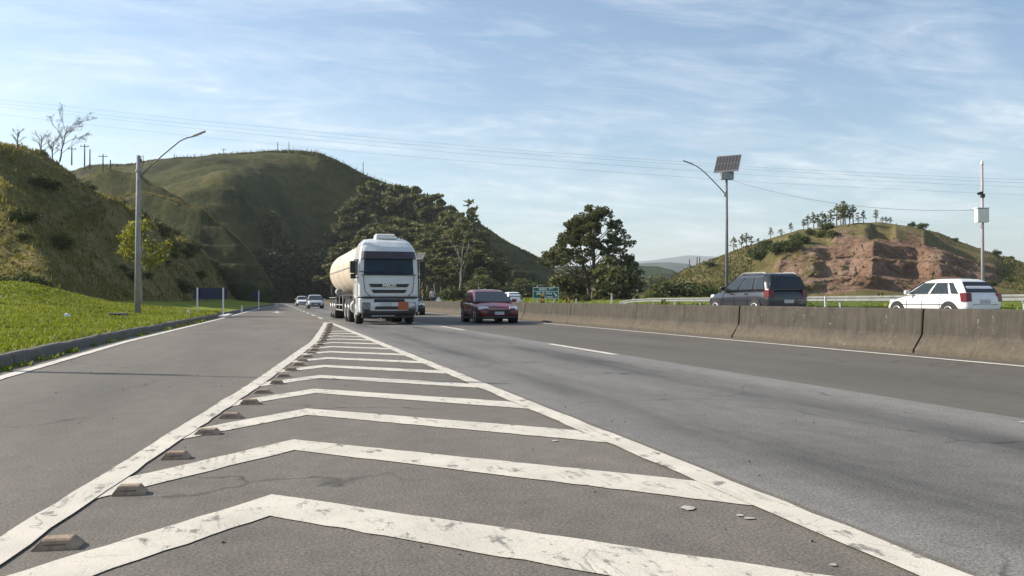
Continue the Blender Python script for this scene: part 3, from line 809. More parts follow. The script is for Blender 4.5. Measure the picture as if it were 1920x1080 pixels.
# the big open-crowned tree
def big_tree():
    r = random.Random(9); D = 95.0; s = D / F; tm = MB(); cm = MB()
    ox, oy = 1112, 560 + (1.06 - .95) / s
    L = lambda px, py, y=0.0: Vector(((px - ox) * s, y, (oy - py) * s))
    tr = limb(tm, L(1112, 575), L(1114, 405), .30, .07, r, 9, .006)
    tr2 = limb(tm, L(1109, 574, .3), L(1088, 455, .8), .20, .06, r, 7, .015)
    cl = [(1116, 398, 19, 12), (1132, 402, 14, 11), (1102, 408, 16, 11), (1086, 411, 14, 10), (1072, 426, 15, 11), (1094, 430, 20, 11), (1120, 425, 12, 12), (1150, 418, 12, 8), (1158, 432, 14, 12), (1165, 447, 16, 12), (1147, 452, 12, 9),
          (1062, 443, 14, 10), (1080, 450, 20, 10), (1103, 452, 18, 9), (1045, 470, 18, 8), (1065, 476, 22, 9), (1028, 481, 16, 8), (1016, 495, 10, 6), (1046, 489, 16, 7), (1087, 490, 11, 6), (1138, 466, 15, 9), (1128, 476, 10, 7), (1163, 472, 18, 11), (1178, 485, 13, 10), (1150, 484, 14, 7), (1186, 499, 8, 8), (1100, 474, 10, 6), (1172, 460, 10, 8)]
    OUT = [(392, 14), (400, 30), (412, 48), (430, 60), (450, 66), (470, 80), (490, 92), (503, 84)]
    while len(cl) < 66:
        py = r.uniform(396, 500); px = 1108 + r.uniform(-1, 1) * (interp(OUT, py) - 10) + (6 if py < 470 else 0)
        if 1124 < px < 1152 and 404 < py < 450: continue
        if 1088 < px < 1128 and py > 462: continue
        if py > 484 and r.random() < .45: continue
        cl.append((px, py, r.uniform(9, 15), r.uniform(6, 9)))
    for i, (px, py, rx, ry) in enumerate(cl):
        yy = r.uniform(-3.2, 3.2) * (.4 + .6 * sst(390, 470, py)); c = L(px, py, yy)
        base = tr if (px > 1095 or i % 3) else tr2
        f = max(0.05, min(.98, 1 - (py + 38 - 405) / 170)); k = f * (len(base) - 1); a = int(min(k, len(base) - 2))
        p0 = base[a].lerp(base[a + 1], k - a)
        limb(tm, p0, c - Vector((0, 0, ry * s * .3)), .075, .022, r, 5, .04)
        for _ in range(11):
            o = rvec(r); o = Vector((o.x * rx * s * 1.15, o.y * rx * s * 1.3, o.z * ry * s * 1.1))
            leaves(cm, c + o, (rx * s * .44, rx * s * .44, ry * s * .42), int(rx * ry * .36), .115, r, .8)
    return tm.mesh('trunk', M['bark'], True), cm.mesh('crown', M['euca2'])
b = P(1112, 560, 95); e = plant('spreading_tree', big_tree(), TP, (b.x, b.y, .95), -YAW, 1, 'big tree with a broad open crown right of the green road sign', 'tree')
for px, py, d, w, lab in ((1152, 490, 91, 1.25, 'dense dark bushy tree under the right side of the big open tree'), (1066, 512, 100, 1.1, 'low dark bushy tree under the left side of the big open tree'), (1112, 512, 101, 1.2, 'dark undergrowth tree behind the trunk of the big open tree')):
    b = P(px, 560, d); h = P(px, py, d).z - .95
    plant('bushy_tree', BUD[0] if px > 1100 else BUD[1], BP, (b.x, b.y, .9), px * .3, (w * 1.0, w * 1.0, h / 3.6), lab, 'tree')

# shrubs at the foot of the grove and in the valley
shr = [(800, 540, 140, 0), (845, 536, 150, 0), (885, 538, 150, 0), (905, 532, 148, 1), (930, 535, 152, 0), (955, 540, 150, 0), (980, 536, 160, 1), (1000, 530, 165, 0), (1062, 543, 108, 0), (1082, 548, 92, 0), (1098, 552, 90, 0), (1135, 548, 92, 1), (1170, 552, 92, 0)]
for i, (px, py, d, k) in enumerate(shr):
    b = P(px, 558, d); h = max(.7, P(px, py, d).z - 1.0)
    plant('shrub', (BUD if k else BU)[i % 2], BP, (b.x, b.y, field_z(b.x, b.y) - .05), i * 1.3, (h / 2.6 * 1.3, h / 2.6 * 1.3, h / 2.6),
          'low roadside shrub at the foot of the grove' if px < 1010 else 'low shrub below the big open tree', 'shrub', 'shrubs at the foot of the grove' if px < 1010 else 'shrubs below the big open tree')
for px, py, d, w, lab in ((1265, 527, 118, 1.7, 'large light green bush at the foot of the red cut hill'), (1300, 535, 116, 1.3, 'rounded green bush beside the large light green one'), (1232, 549, 112, .8, 'small dark green bush behind the end of the guardrail'), (1330, 540, 112, 1.0, 'scrubby bush half hidden by the dark car')):
    b = P(px, 558, d); h = P(px, py, d).z - .9
    plant('bush', BU[int(px) % 3], BP, (b.x, b.y, .9), px, (w, w, h / 2.6), lab, 'bush')
# dark trees and scrub on the lower left of the green hill
for i, (px, base, top) in enumerate([(486, 545, 500), (500, 530, 478), (514, 480, 404), (528, 520, 462), (545, 530, 470), (560, 545, 490), (578, 548, 505), (592, 540, 452), (606, 550, 480), (470, 520, 492), (540, 550, 520), (510, 552, 525), (565, 552, 528), (600, 555, 528), (350, 455, 425), (372, 470, 440)]):
    b = on_grid(B_grid, 120, 1090, px, base); d = proj(b)[2]; h = (base - top) / F * d
    if i in (2, 3, 7): plant('hillside_tree', EU[i % 4], TP, b, i, (h / 24 * 1.3, h / 24 * 1.3, h / 24), ('tallest tree on the lower slope of the green hill', 'bushy tree on the lower slope of the green hill', 0, 0, 0, 'tree on the lower slope nearest to the grove')[i - 2], 'tree')
    else: plant('hillside_shrub', BUD[i % 2], BP, b, i * 2.1, (h / 3.4 * 1.25, h / 3.4 * 1.25, h / 3.4), 'dark bushy shrub on the lower slope of the green hill', 'shrub', 'shrubs on the lower slope of the green hill')
# eucalyptus on the crest of the red cut hill
ERT = [(1376, 441, 472), (1390, 436, 470), (1400, 434, 466), (1410, 439, 464), (1422, 444, 460), (1445, 424, 447), (1465, 427, 440), (1484, 415, 433), (1506, 408, 428), (1515, 400, 427), (1525, 395, 427), (1533, 399, 427), (1540, 394, 427), (1548, 398, 426), (1557, 390, 426), (1570, 380, 425), (1576, 386, 425), (1580, 374, 424), (1586, 377, 424), (1592, 386, 423), (1599, 381, 421), (1609, 410, 420), (1620, 392, 419), (1642, 390, 418), (1655, 406, 418), (1661, 404, 418), (1670, 405, 419)]
lone = {1445: 'round crowned tree standing alone left of the crest trees', 1620: 'small pointed tree right of the crest grove', 1642: 'lone tree on bare crest of the red cut hill'}
for i, (px, top, base) in enumerate(ERT):
    b = on_grid(R_grid, 1150, 2150, px, base - 2); d = proj(b)[2]; h = max(1.5, P(px, top, d).z - b.z); k = h / 6
    plant('crest_tree', EU_small[i % 3], TP, b - Vector((0, 0, .2)), i * 1.7, (max(k, .45) * 1.12, max(k, .45) * 1.12, k), lone.get(px, 'slim eucalyptus in the row along the crest of the red cut hill'), 'tree', None if px in lone else 'trees along the crest of the red cut hill')
r = random.Random(12)
for i in range(22):
    px = r.uniform(1415, 1565); t = (px - 1405) / 160; py = lerp(lerp(470, 428, t), lerp(492, 455, t), r.random())
    b = on_grid(R_grid, 1150, 2150, px, py); k = r.uniform(.45, .8)
    plant('crest_shrub', BU[i % 3], BP, b - Vector((0, 0, .2)), i, (k * 1.2, k * 1.2, k), 'green shrub in the belt below the crest trees', 'shrub', 'shrub belt below the crest trees')
for i, (px, py) in enumerate([(1710, 425), (1728, 430), (1790, 452), (1870, 479), (1896, 487), (1330, 500), (1860, 535), (1890, 530)]):
    b = on_grid(R_grid, 1150, 2150, px, py); k = r.uniform(.3, .55)
    plant('scrub_bush', BU[i % 3], BP, b - Vector((0, 0, .15)), i, (k * 1.3, k * 1.3, k), 'small isolated bush on the flank of the red cut hill', 'bush', 'bushes dotted over the red cut hill')
# valley woods
r = random.Random(15)
for i in range(26):
    px = r.uniform(1185, 1330); py = r.uniform(530, 551)
    d = lerp(420, 300, (py - 530) / 21); b = P(px, py + 2, d); k = r.uniform(.8, 1.7)
    plant('valley_tree', BUD[i % 2], BP, (b.x, b.y, min(b.z, 6) - 1), i, (k, k, k * 1.1), 'small dark tree in the valley between the big tree and the red cut hill', 'tree', 'trees in the valley')

# bare trees on the crest of the cut slope
def bare_tree(h, w, seed, lean=0.0, leafy=0, nb=9):
    r = random.Random(seed); tm = MB(); cm = MB()
    def grow(p, d, L, rad, lv):
        q = p + d * L; limb(tm, p, q, rad, rad * .6, r, 3, .05)
        if lv == 0 or rad < .006:
            if leafy: leaves(cm, q, (.16, .16, .12), leafy, .055, r)
            return
        for k in range(3 if lv > 1 else 2):
            dd = (d + rvec(r) * .55 + Vector((lean * .35, 0, .12))).normalized(); grow(p.lerp(q, r.uniform(.55, 1)), dd, L * r.uniform(.55, .78), rad * .6, lv - 1)
    tr = limb(tm, (0, 0, -.4), (lean * h * .35, 0, h * .62), .05 + h * .006, .03, r, 6, .02)
    for i in range(nb):
        f = .22 + .75 * i / nb; k = f * 6; a = min(int(k), 5); p = tr[a].lerp(tr[a + 1], k - a)
        ang = i * 2.4; d = Vector((math.cos(ang) * .7 + lean * .8, math.sin(ang) * .7, .75)).normalized()
        grow(p, d, h * .24 * w, .028, 3)
    if not cm.v: leaves(cm, (lean * h * .35, 0, h * .75), (.3, .3, .3), 14, .05, r)
    return tm.mesh('trunk', M['bark'], True), cm.mesh('crown', M['euca2'])
def crestA(px, py):
    for y in frange(46, 130, .5):
        pass
    d0 = None
    for d in frange(45, 140, .5):
        p = P(px, py, d)
        if hillA_z(p.x, p.y) > p.z - .05: return p
    return P(px, py, 85)
for px, base, top, w, lean, lf, lab in ((33, 276, 226, .7, 0, 0, 'thin dead tree at the left end of the slope crest'), (77, 286, 236, 1.0, 0, 0, 'leafless bushy tree second from the left on the slope crest'), (98, 290, 245, .9, .1, 2, 'small twiggy sapling against the leaning tree on the crest'), (112, 294, 196, 1.05, .42, 5, 'tall wind-bent sparse tree leaning right on the slope crest')):
    p = crestA(px, base); d = proj(p)[2]; h = (base - top) / F * d
    plant('bare_tree', bare_tree(h, w, px, lean, lf), TP, p - Vector((0, 0, .1)), -YAW, 1, lab, 'tree')
# yellow-green sapling behind the lamp post
def sapling():
    r = random.Random(2); tm = MB(); cm = MB()
    tr = limb(tm, (0, 0, -.3), (-.1, 0, 2.9), .06, .045, r, 4, .02)
    for i in range(16):
        a = i * 2.4; p = Vector((math.cos(a) * r.uniform(.4, 1.45) - .1, math.sin(a) * r.uniform(.4, 1.1), r.uniform(2.55, 4.75)))
        limb(tm, tr[-1] - Vector((0, 0, r.uniform(0, .5))), p, .03, .01, r, 4, .05)
        for _ in range(3): leaves(cm, p + rvec(r) * .35, (.42, .42, .34), 22, .12, r, .7)
    return tm.mesh('trunk', M['bark_pale'], True), cm.mesh('crown', M['sapling'])
b = P(266, 520, 50); plant('sapling', sapling(), TP, (b.x, b.y, max(verge_z(b.x, b.y), hillA_z(b.x, b.y)) - .05), -YAW, 1.0, 'yellow-green sapling with a round crown behind the grey lamp post', 'tree')
# leafy weeds at the toe of the slope
for i, (px, py) in enumerate([(5, 545), (22, 538), (36, 535), (48, 540), (8, 525), (30, 522), (52, 530)]):
    b = P(px, py, 49.2 + i * .2); z = max(hillA_z(b.x, b.y), verge_z(b.x, b.y))
    plant('weed_bush', BU[i % 3], BP, (b.x, b.y, z - .1), i, (.42, .42, .36), 'leafy weed at the foot of the cut slope above the grass verge', 'bush', 'weeds at the foot of the cut slope')

# straw-coloured grass standing along the lips and the crest of the slopes
r = random.Random(21); m = MB(); pts = []
for p in sample_grid(A_rows, 90000, r):
    u = toe_dist(p.x, p.y) + 1.6 * noise.noise(Vector((p.x, p.y, 0)) / 14) + .8 * noise.noise(Vector((p.x, p.y, 5)) / 6)
    q = proj(p)
    if not (-60 < q[0] < 540 and q[2] < 240): continue
    lip = (5.2 < u < 7.0 or 15 < u < 18)
    if lip or (p.y < 72 and u > 0 and r.random() < .35): pts.append((p - Vector((0, 0, .06)), r.uniform(.6, 1.25) * (.8 + q[2] / 200)))
for S_ in (S1, S2):
    n = len(S_); pts += [(p, r.uniform(.8, 1.6)) for p in sample_grid(S_, 2200, r, (int(n * .52), int(n * .60)))]
tufts(m, pts, .33, .06, r, 3, .8)
tag(m.build('straw_grass', M['straw'], fix=False), 'pale dry grass along the lips and crest of the cut slope', 'grass', kind='stuff')
r = random.Random(23); n_ = 0
while n_ < 60:
    p = sample_grid(A_rows, 1, r)[0]; u = toe_dist(p.x, p.y); q = proj(p)
    if not (-20 < q[0] < 500 and 48 < q[2] < 210 and .8 < u < 15): continue
    k = r.uniform(.14, .40) * (1 + q[2] / 250)
    plant('slope_shrub', (BU if r.random() < .6 else BUD)[n_ % 2], BP, p - Vector((0, 0, .15)), r.uniform(0, 6), (k * 1.2, k * 1.2, k * .9), 'small scrubby bush growing on the cut slope left of the ramp', 'bush', 'scrub on the cut slope')
    n_ += 1
# ================================================================ TRAFFIC
def bil(q, u, v):
    a, b, c, d = q; return a.lerp(b, u).lerp(d.lerp(c, u), v)
def inset(q, u0, u1, v0, v1, out, nsub=1):
    """panel lying `out` proud of quad q (a,b bottom, c,d top)"""
    pts = [bil(q, u0, v0), bil(q, u1, v0), bil(q, u1, v1), bil(q, u0, v1)]
    n = (q[1] - q[0]).cross(q[3] - q[0]).normalized()
    return [p + n * out for p in pts]
def oct_ring(z, yf, yr, hw, c, cy):
    return [Vector(p) for p in ((hw - c, yf, z), (hw, yf - cy, z), (hw, yr + cy, z), (hw - c, yr, z), (-hw + c, yr, z), (-hw, yr + cy, z), (-hw, yf - cy, z), (-hw + c, yf, z))]

def text_mesh(s, size, mat, name, parent, loc, rot, ext=.01, bold=0):
    cu = bpy.data.curves.new('t', 'FONT'); cu.body = s; cu.size = size; cu.extrude = ext; cu.align_x = 'CENTER'; cu.align_y = 'CENTER'; cu.offset = bold
    ob = bpy.data.objects.new('t', cu); COL.objects.link(ob)
    dg = bpy.context.evaluated_depsgraph_get(); me = bpy.data.meshes.new_from_object(ob.evaluated_get(dg))
    bpy.data.objects.remove(ob); bpy.data.curves.remove(cu)
    me.materials.clear(); me.materials.append(mat)
    o = bpy.data.objects.new(name, me); COL.objects.link(o); o.parent = parent; o.location = loc; o.rotation_euler = rot
    return o

def wheel(parent, x, y, rad, w, name='wheel', rimr=.64):
    s = 1 if x > 0 else -1
    e = bpy.data.objects.new(name, None)
    m = MB(); pr = [(0, .78), (.03, .94), (.12, 1.0), (.5, 1.01), (.88, 1.0), (.97, .94), (1, .78)]
    m.rings([[Vector((x - s * w * t, y + rad * k * math.cos(a), rad + rad * k * math.sin(a))) for a in [2 * math.pi * i / 28 for i in range(28)]] for t, k in pr])
    ty = m.build(name, M['rubber'], parent, smooth=True)
    m = MB(); r0 = rad * rimr
    m.rings([[Vector((x + s * o, y + r0 * k * math.cos(a), rad + r0 * k * math.sin(a))) for a in [2 * math.pi * i / 20 for i in range(20)]] for o, k in ((-.03, 1.08), (.012, 1.05), (.004, .9), (-.03, .82), (-.035, .5), (-.005, .3), (.005, .12))])
    m.build('rim', M['rim'], ty, smooth=True)
    bpy.data.objects.remove(e)
    return ty

KIND = {
 'compact': dict(st=[(-.5, .78, .42, .70), (-.488, .88, .32, .88), (-.45, .95, .26, .94), (-.32, .99, .20, .95), (-.1, 1, .18, .93), (.1, 1, .18, .91), (.22, 1, .18, .89), (.34, .98, .20, .80), (.43, .93, .22, .71), (.475, .86, .25, .64), (.493, .78, .30, .57), (.5, .68, .38, .50)],
               cab=[(.88, .26, -.480, .92), (1.14, .145, -.432, .85), (1.34, .05, -.375, .76), (1.41, -.01, -.325, .66), (1.435, -.09, -.24, .48)], H=1.435),
 # body stations: t, half-width factor, z low, z high ; then cabin: (z base, y front, y rear, hw), (z roof edge...), roof
 'hatch': dict(st=[(-.5, .80, .40, .70), (-.488, .90, .30, .90), (-.44, .97, .24, .97), (-.3, 1, .20, .97), (-.1, 1, .18, .95), (.1, 1, .18, .93), (.22, 1, .18, .91), (.34, .98, .20, .84), (.43, .94, .22, .75), (.475, .87, .25, .68), (.493, .80, .30, .60), (.5, .70, .38, .52)],
               cab=[(.88, .275, -.475, .93), (1.15, .150, -.435, .86), (1.37, .03, -.375, .76), (1.45, -.04, -.32, .65), (1.475, -.12, -.25, .48)], H=1.475),
 'sedan': dict(st=[(-.5, .80, .42, .70), (-.488, .90, .30, .93), (-.45, .96, .24, .99), (-.33, 1, .20, .97), (-.1, 1, .18, .93), (.1, 1, .18, .92), (.2, 1, .18, .90), (.33, .98, .20, .83), (.43, .94, .22, .75), (.475, .87, .25, .69), (.493, .80, .30, .60), (.5, .70, .38, .52)],
               cab=[(.90, .20, -.40, .92), (1.16, .10, -.34, .85), (1.38, .01, -.26, .75), (1.43, -.04, -.22, .64), (1.445, -.10, -.18, .48)], H=1.445),
 'suv': dict(st=[(-.5, .82, .45, .80), (-.49, .92, .34, 1.02), (-.45, .97, .28, 1.12), (-.3, 1, .25, 1.11), (-.1, 1, .24, 1.10), (.1, 1, .24, 1.08), (.24, 1, .24, 1.06), (.36, .98, .26, 1.00), (.44, .94, .27, .92), (.478, .88, .30, .82), (.495, .82, .36, .72), (.5, .74, .45, .62)],
             cab=[(1.05, .25, -.488, .94), (1.36, .15, -.465, .88), (1.62, .055, -.44, .80), (1.70, .0, -.41, .70), (1.72, -.07, -.36, .52)], H=1.72),
}
def car(name, label, kind, L, Wd, H, paint, pos, rz, group=None, detail=True, cat='car'):
    K = KIND[kind]; sz = H / K['H']; hw = Wd / 2
    e = empty(name, pos, rz, label, cat, group); pm = M[paint]
    m = MB(); rings = []
    for t, wf, zl, zh in K['st']:
        y = t * L; w = hw * wf; zl *= sz; zh *= sz; h = zh - zl
        half = [(0, zl), (w * .62, zl), (w * .93, zl + h * .10), (w * .985, zl + h * .35), (w, zl + h * .58), (w * .965, zl + h * .80), (w * .90, zl + h * .94), (w * .74, zh), (w * .35, zh + .018)]
        rings.append([Vector((x, y, z)) for x, z in half] + [Vector((0, y, zh + .024))] + [Vector((-x, y, z)) for x, z in reversed(half[1:])])
    m.rings(rings); body = m.build('body', pm, e, smooth=True, sub=1)
    # cabin
    R0 = [oct_ring(z * sz, f * L, b * L, hw * h, .10 + .02 * i, .14 + .03 * i) for i, (z, f, b, h) in enumerate(K['cab'])]
    m = MB(); m.rings(R0); cab = m.build('cabin', pm, e, bevel=.07); cab.modifiers[0].segments = 3
    lo, hi = R0[0], R0[2]; mid = R0[1]
    def wq(i, j):            # quad between ring vertices i (left seen from outside) and j
        return [lo[i], lo[j], hi[j], hi[i]]
    def win(nm, q, u0, u1, v0, v1, mt='glass'):
        a = MB(); p = inset(q, u0, u1, v0, v1, .004)
        n = (q[1] - q[0]).cross(q[3] - q[0]).normalized(); ctr = sum(q, Vector()) / 4
        if n.dot(ctr - Vector((0, ctr.y * .8, .7))) < 0:
            p = [x - n * .008 for x in p]; p = [p[1], p[0], p[3], p[2]]
        # the cabin bulges between the rings: follow it at mid height
        a.slab(p, .022); return a.build(nm, M[mt], e)
    front = [lo[0], lo[7], hi[7], hi[0]]; rear = [lo[4], lo[3], hi[3], hi[4]]
    win('windscreen', front, -.06, 1.06, .06, .96)
    win('rear_window', rear, -.02, 1.02, .10 if kind not in ('hatch', 'compact') else .16, .92)
    for s, (i, j) in ((1, (2, 1)), (-1, (6, 5))):
        q = [lo[i], lo[j], hi[j], hi[i]]
        if s < 0: q = [lo[6], lo[5], hi[5], hi[6]]
        # u runs rear->front for s=+1, front->rear for s=-1
        cuts = [(.02, .24), (.30, .60), (.65, .98)] if kind == 'suv' else ([(.10, .50), (.56, .98)] if kind == 'sedan' else [(.04, .17), (.22, .56), (.61, .98)])
        for u0, u1 in cuts:
            if s < 0: u0, u1 = 1 - u1, 1 - u0
            win('side_window', q, u0, u1, .10, .90)
    fy, ry = L / 2, -L / 2
    rad = .31 * (H / 1.47) if kind != 'suv' else .36
    for s in (1, -1):
        for wy in (L * .325, -L * .305):
            a = MB(); a.rings([[Vector((s * (hw * .994 - o), wy + (rad + .065) * math.cos(t), rad + .01 + (rad + .065) * math.sin(t))) for t in [2 * math.pi * i / 24 for i in range(24)]] for o in (0, .28)])
            a.build('wheel_arch', M['black'], e)
            wheel(e, s * (hw + .006), wy, rad, .21)
        st = K['st']
        # lamps wrap the corners
        a = MB(); zt = .70 * sz if kind != 'suv' else .90 * sz; h = .13
        a.rings([[Vector((s * (hw * .50), fy * .985, zt - h)), Vector((s * hw * .50, fy * .955, zt + .02)), Vector((s * hw * .50, fy * .85, zt + .02)), Vector((s * hw * .50, fy * .85, zt - h))],
                 [Vector((s * (hw * .80), fy * .955, zt - h)), Vector((s * hw * .80, fy * .93, zt + .03)), Vector((s * hw * .8, fy * .8, zt + .03)), Vector((s * hw * .8, fy * .8, zt - h))],
                 [Vector((s * (hw * .94), fy * .87, zt - h * .8)), Vector((s * hw * .92, fy * .86, zt + .02)), Vector((s * hw * .9, fy * .76, zt + .04)), Vector((s * hw * .9, fy * .76, zt - h * .6))]])
        a.build('headlight', M['lamp'], e, bevel=.012)
        a = MB(); zt = .96 * sz if kind != 'suv' else 1.12 * sz; h = .30 if kind != 'sedan' else .18
        a.rings([[Vector((s * hw * .66, ry * 1.0, zt - h)), Vector((s * hw * .66, ry * .985, zt - .01)), Vector((s * hw * .66, ry * .9, zt - .01)), Vector((s * hw * .66, ry * .9, zt - h))],
                 [Vector((s * hw * .90, ry * .985, zt - h)), Vector((s * hw * .885, ry * .965, zt - .01)), Vector((s * hw * .8, ry * .85, zt - .01)), Vector((s * hw * .8, ry * .85, zt - h))],
                 [Vector((s * hw * .985, ry * .90, zt - h)), Vector((s * hw * .95, ry * .89, zt - .01)), Vector((s * hw * .9, ry * .83, zt - .01)), Vector((s * hw * .9, ry * .83, zt - h))]])
        a.build('tail_light', M['red_lens'], e, bevel=.012)
        a = MB(); a.box((s * (hw + .09), .165 * L, (.98 if kind != 'suv' else 1.16) * sz), (.20, .10, .14)); a.build('mirror', pm, e, bevel=.03)
        for hy in (.07, -.16):
            a = MB(); a.box((s * (hw * .985), hy * L, .80 * sz if kind != 'suv' else .95 * sz), (.04, .17, .03)); a.build('door_handle', M['black'] if kind == 'hatch' else pm, e, bevel=.006)
        a = MB(); a.box((s * hw * .955, 0, .22 * sz + (.06 if kind == 'suv' else 0)), (.10, L * .5, .10)); a.build('sill', M['black'], e, bevel=.015)
    zb = K['st'][4][3] * sz
    for s in (1, -1):
        a = MB()
        for sy in ((.20, .01, -.20) if kind != 'hatch' else (.20, -.05, -.27)):
            a.tube([(s * hw * .93, sy * L, .30 * sz + (.06 if kind == 'suv' else 0)), (s * hw * .992, sy * L, .45 * sz), (s * hw * 1.0, sy * L, .66 * zb), (s * hw * .968, sy * L, .83 * zb), (s * hw * .905, sy * L, .955 * zb)], .009, 4)
        a.tube([(s * hw * 1.001, .30 * L, .60 * zb), (s * hw * 1.001, -.30 * L, .60 * zb)], .012, 4)
        a.build('door_seam', M['black'], e)
    a = MB(); a.tube([(0, ry * .90, 1.0 * zb), (.30, ry * .86, 1.06 * zb)], .014, 5); a.tube([(-.62 * hw, ry * .995, .60 * zb), (.62 * hw, ry * .995, .60 * zb)], .010, 4); a.build('tailgate_trim', M['black'], e)
    a = MB(); a.tube([(.2, K['cab'][4][2] * L * .9, H - .02), (.2, K['cab'][4][2] * L * 1.2, H + .28)], .006, 5); a.build('antenna', M['black'], e)
    zg = .50 * sz if kind != 'suv' else .68 * sz
    a = MB(); a.box((0, fy * .985, zg - .02), (Wd * .56, .09, .17), taper=.9); a.build('grille', M['black'], e, bevel=.02)
    a = MB(); a.box((0, fy * .985, zg + .115), (Wd * .50, .07, .03)); a.build('grille_trim', M['chrome'], e, bevel=.008)
    a = MB(); a.box((0, fy * .955, .27 * sz + (.05 if kind == 'suv' else 0)), (Wd * .80, .16, .11), taper=.96); a.build('front_bumper', M['black'], e, bevel=.03)
    a = MB(); a.box((0, ry * .965, .33 * sz + (.06 if kind == 'suv' else 0)), (Wd * .82, .16, .16)); a.build('rear_bumper', M['black'], e, bevel=.03)
    a = MB(); a.box((0, fy * 1.008, zg - .06), (.40, .025, .13)); a.build('number_plate', M['plate'], e)
    a = MB(); a.box((0, ry * 1.003, .66 * sz), (.40, .025, .13)); a.build('number_plate', M['plate'], e)
    a = MB(); a.box((0, 0, .27), (Wd * .78, L * .86, .16)); a.build('underbody', M['black'], e)
    for s in (1, -1):
        a = MB(); a.tube([(s * .5 - .1, .25 * L, lo[0].z + .0), (s * .25 - .1, .19 * L, lo[0].z + .07)], .012, 5); a.build('wiper', M['black'], e)
    if kind == 'suv':
        for s in (1, -1):
            a = MB(); a.tube([(s * hw * .70, -.02 * L, 1.70 * sz), (s * hw * .72, -.06 * L, 1.75 * sz), (s * hw * .72, -.34 * L, 1.75 * sz), (s * hw * .70, -.39 * L, 1.70 * sz)], .02, 6); a.build('roof_rail', M['galv'], e)
    return e

FACE_US = math.pi
red = car('red_car', 'dark red hatchback driving toward the camera beside the median barrier', 'hatch', 4.1, 1.86, 1.48, 'red', (9.35, 36.0, 0), FACE_US - .02)
suv = car('dark_car', 'dark grey estate car driving away behind the concrete barrier', 'suv', 4.5, 1.84, 1.72, 'dark', (18.4, 28.8, .30), .0)
whc = car('white_car', 'white hatchback driving away behind the barrier at the right edge', 'compact', 3.75, 1.64, 1.44, 'white', (22.6, 23.7, .30), .0)
def at_road(px, py, z=0): return G(px, py, z)
g = at_road(597, 578.5)
car('silver_car', 'silver car with headlights on coming up behind the tanker truck', 'hatch', 4.0, 1.75, 1.5, 'silver', (4.55, g.y + 2, 0), FACE_US)
car('white_car', 'tiny white car farthest away on the highway', 'sedan', 4.2, 1.75, 1.45, 'white', (4.3, 126, 0), FACE_US)
car('dark_car', 'dark car mostly hidden by the right side of the tanker truck', 'sedan', 4.3, 1.78, 1.48, 'dark', (8.7, 55, 0), FACE_US)
car('white_car', 'white car beyond the barrier mostly hidden by the red hatchback', 'hatch', 3.9, 1.7, 1.46, 'white', (24.2, 84, .30), 0)

# ---------------------------------------------------------------- the tanker truck (local +Y is its front)
tk = empty('tanker_truck', (4.62, 34.0, 0), FACE_US + .012, 'white articulated truck with a cream tank trailer driving toward the camera', 'truck')
def rr(z, hw, yf, yr, c=.16, cb=.06):
    return [Vector(p) for p in ((hw - c, yf, z), (hw - c * .3, yf - c * .3, z), (hw, yf - c, z), (hw, yr + cb, z), (hw - cb, yr, z), (-hw + cb, yr, z), (-hw, yr + cb, z), (-hw, yf - c, z), (-hw + c * .3, yf - c * .3, z), (-hw + c, yf, z))]
def rrc(z, hw, yf, yr, c=.16, cb=.06):      # slightly crowned front
    r_ = rr(z, hw, yf, yr, c, cb); return r_[:1] + r_[1:9] + r_[9:] + [Vector((-hw * .4, yf + .05, z)), Vector((hw * .4, yf + .05, z))]
m = MB(); m.rings([rrc(1.13, 1.22, -.02, -2.15), rrc(1.20, 1.235, .0, -2.2), rrc(2.0, 1.235, -.03, -2.2), rrc(2.68, 1.20, -.12, -2.2), rrc(3.02, 1.15, -.22, -2.2), rrc(3.22, 1.09, -.38, -2.2, .2), rrc(3.42, 1.0, -.62, -2.2, .24), rrc(3.55, .88, -.95, -2.15, .28), rrc(3.59, .70, -1.2, -2.05, .28)])
cabin = m.build('cab', M['cab'], tk, smooth=False, bevel=.02)
m = MB(); m.rings([rrc(.46, 1.16, -.02, -.75, .2), rrc(.52, 1.22, .07, -.75, .2), rrc(.80, 1.245, .10, -.75, .2), rrc(1.06, 1.24, .06, -.75, .18), rrc(1.08, 1.22, .03, -.75, .18)])
bump_ = m.build('bumper', M['cab'], tk, bevel=.02)
m = MB(); m.rings([rrc(1.065, 1.20, .0, -.8), rrc(1.145, 1.20, -.01, -.8)]); m.build('bumper_gap', M['black'], tk)
def wrap(name, z0, z1, hw0, hw1, y0, y1, mat, off, par=tk, ext=0.0):
    a = MB(); rows = []
    for z, hw, yf in ((z0, hw0, y0), (z1, hw1, y1)):
        rows.append([Vector((x * hw, yf + off + .05 * min(1, max(0, (.87 - abs(x)) / .45)) - (max(0, abs(x) - .9) * 1.3), z)) for x in (-1.0, -.93, -.87, -.42, 0, .42, .87, .93, 1.0)])
    n = len(rows[0]); back = [[p - Vector((0, .03 + ext, 0)) for p in r_] for r_ in rows]
    a.grid(rows); a.grid(back)
    lp = [rows[0] + rows[1][::-1], back[0] + back[1][::-1]]
    a.rings(lp, cap=False)
    return a.build(name, mat, par)
wrap('windscreen', 2.04, 2.70, 1.155, 1.125, -.03, -.12, M['glass_blue'], .012)
wrap('sun_visor', 2.71, 3.00, 1.13, 1.09, -.02, -.10, M['visor'], .09, ext=.12)
m = MB(); m.box((0, .045, 2.035), (2.24, .05, .03)); m.build('windscreen_seal', M['black'], tk)
for x_ in (-.75, -.05, .6):
    m = MB(); m.tube([(x_, .07, 2.06), (x_ + .18, .062, 2.12), (x_ + .62, .04, 2.18)], .018, 5); m.build('wiper', M['black'], tk)
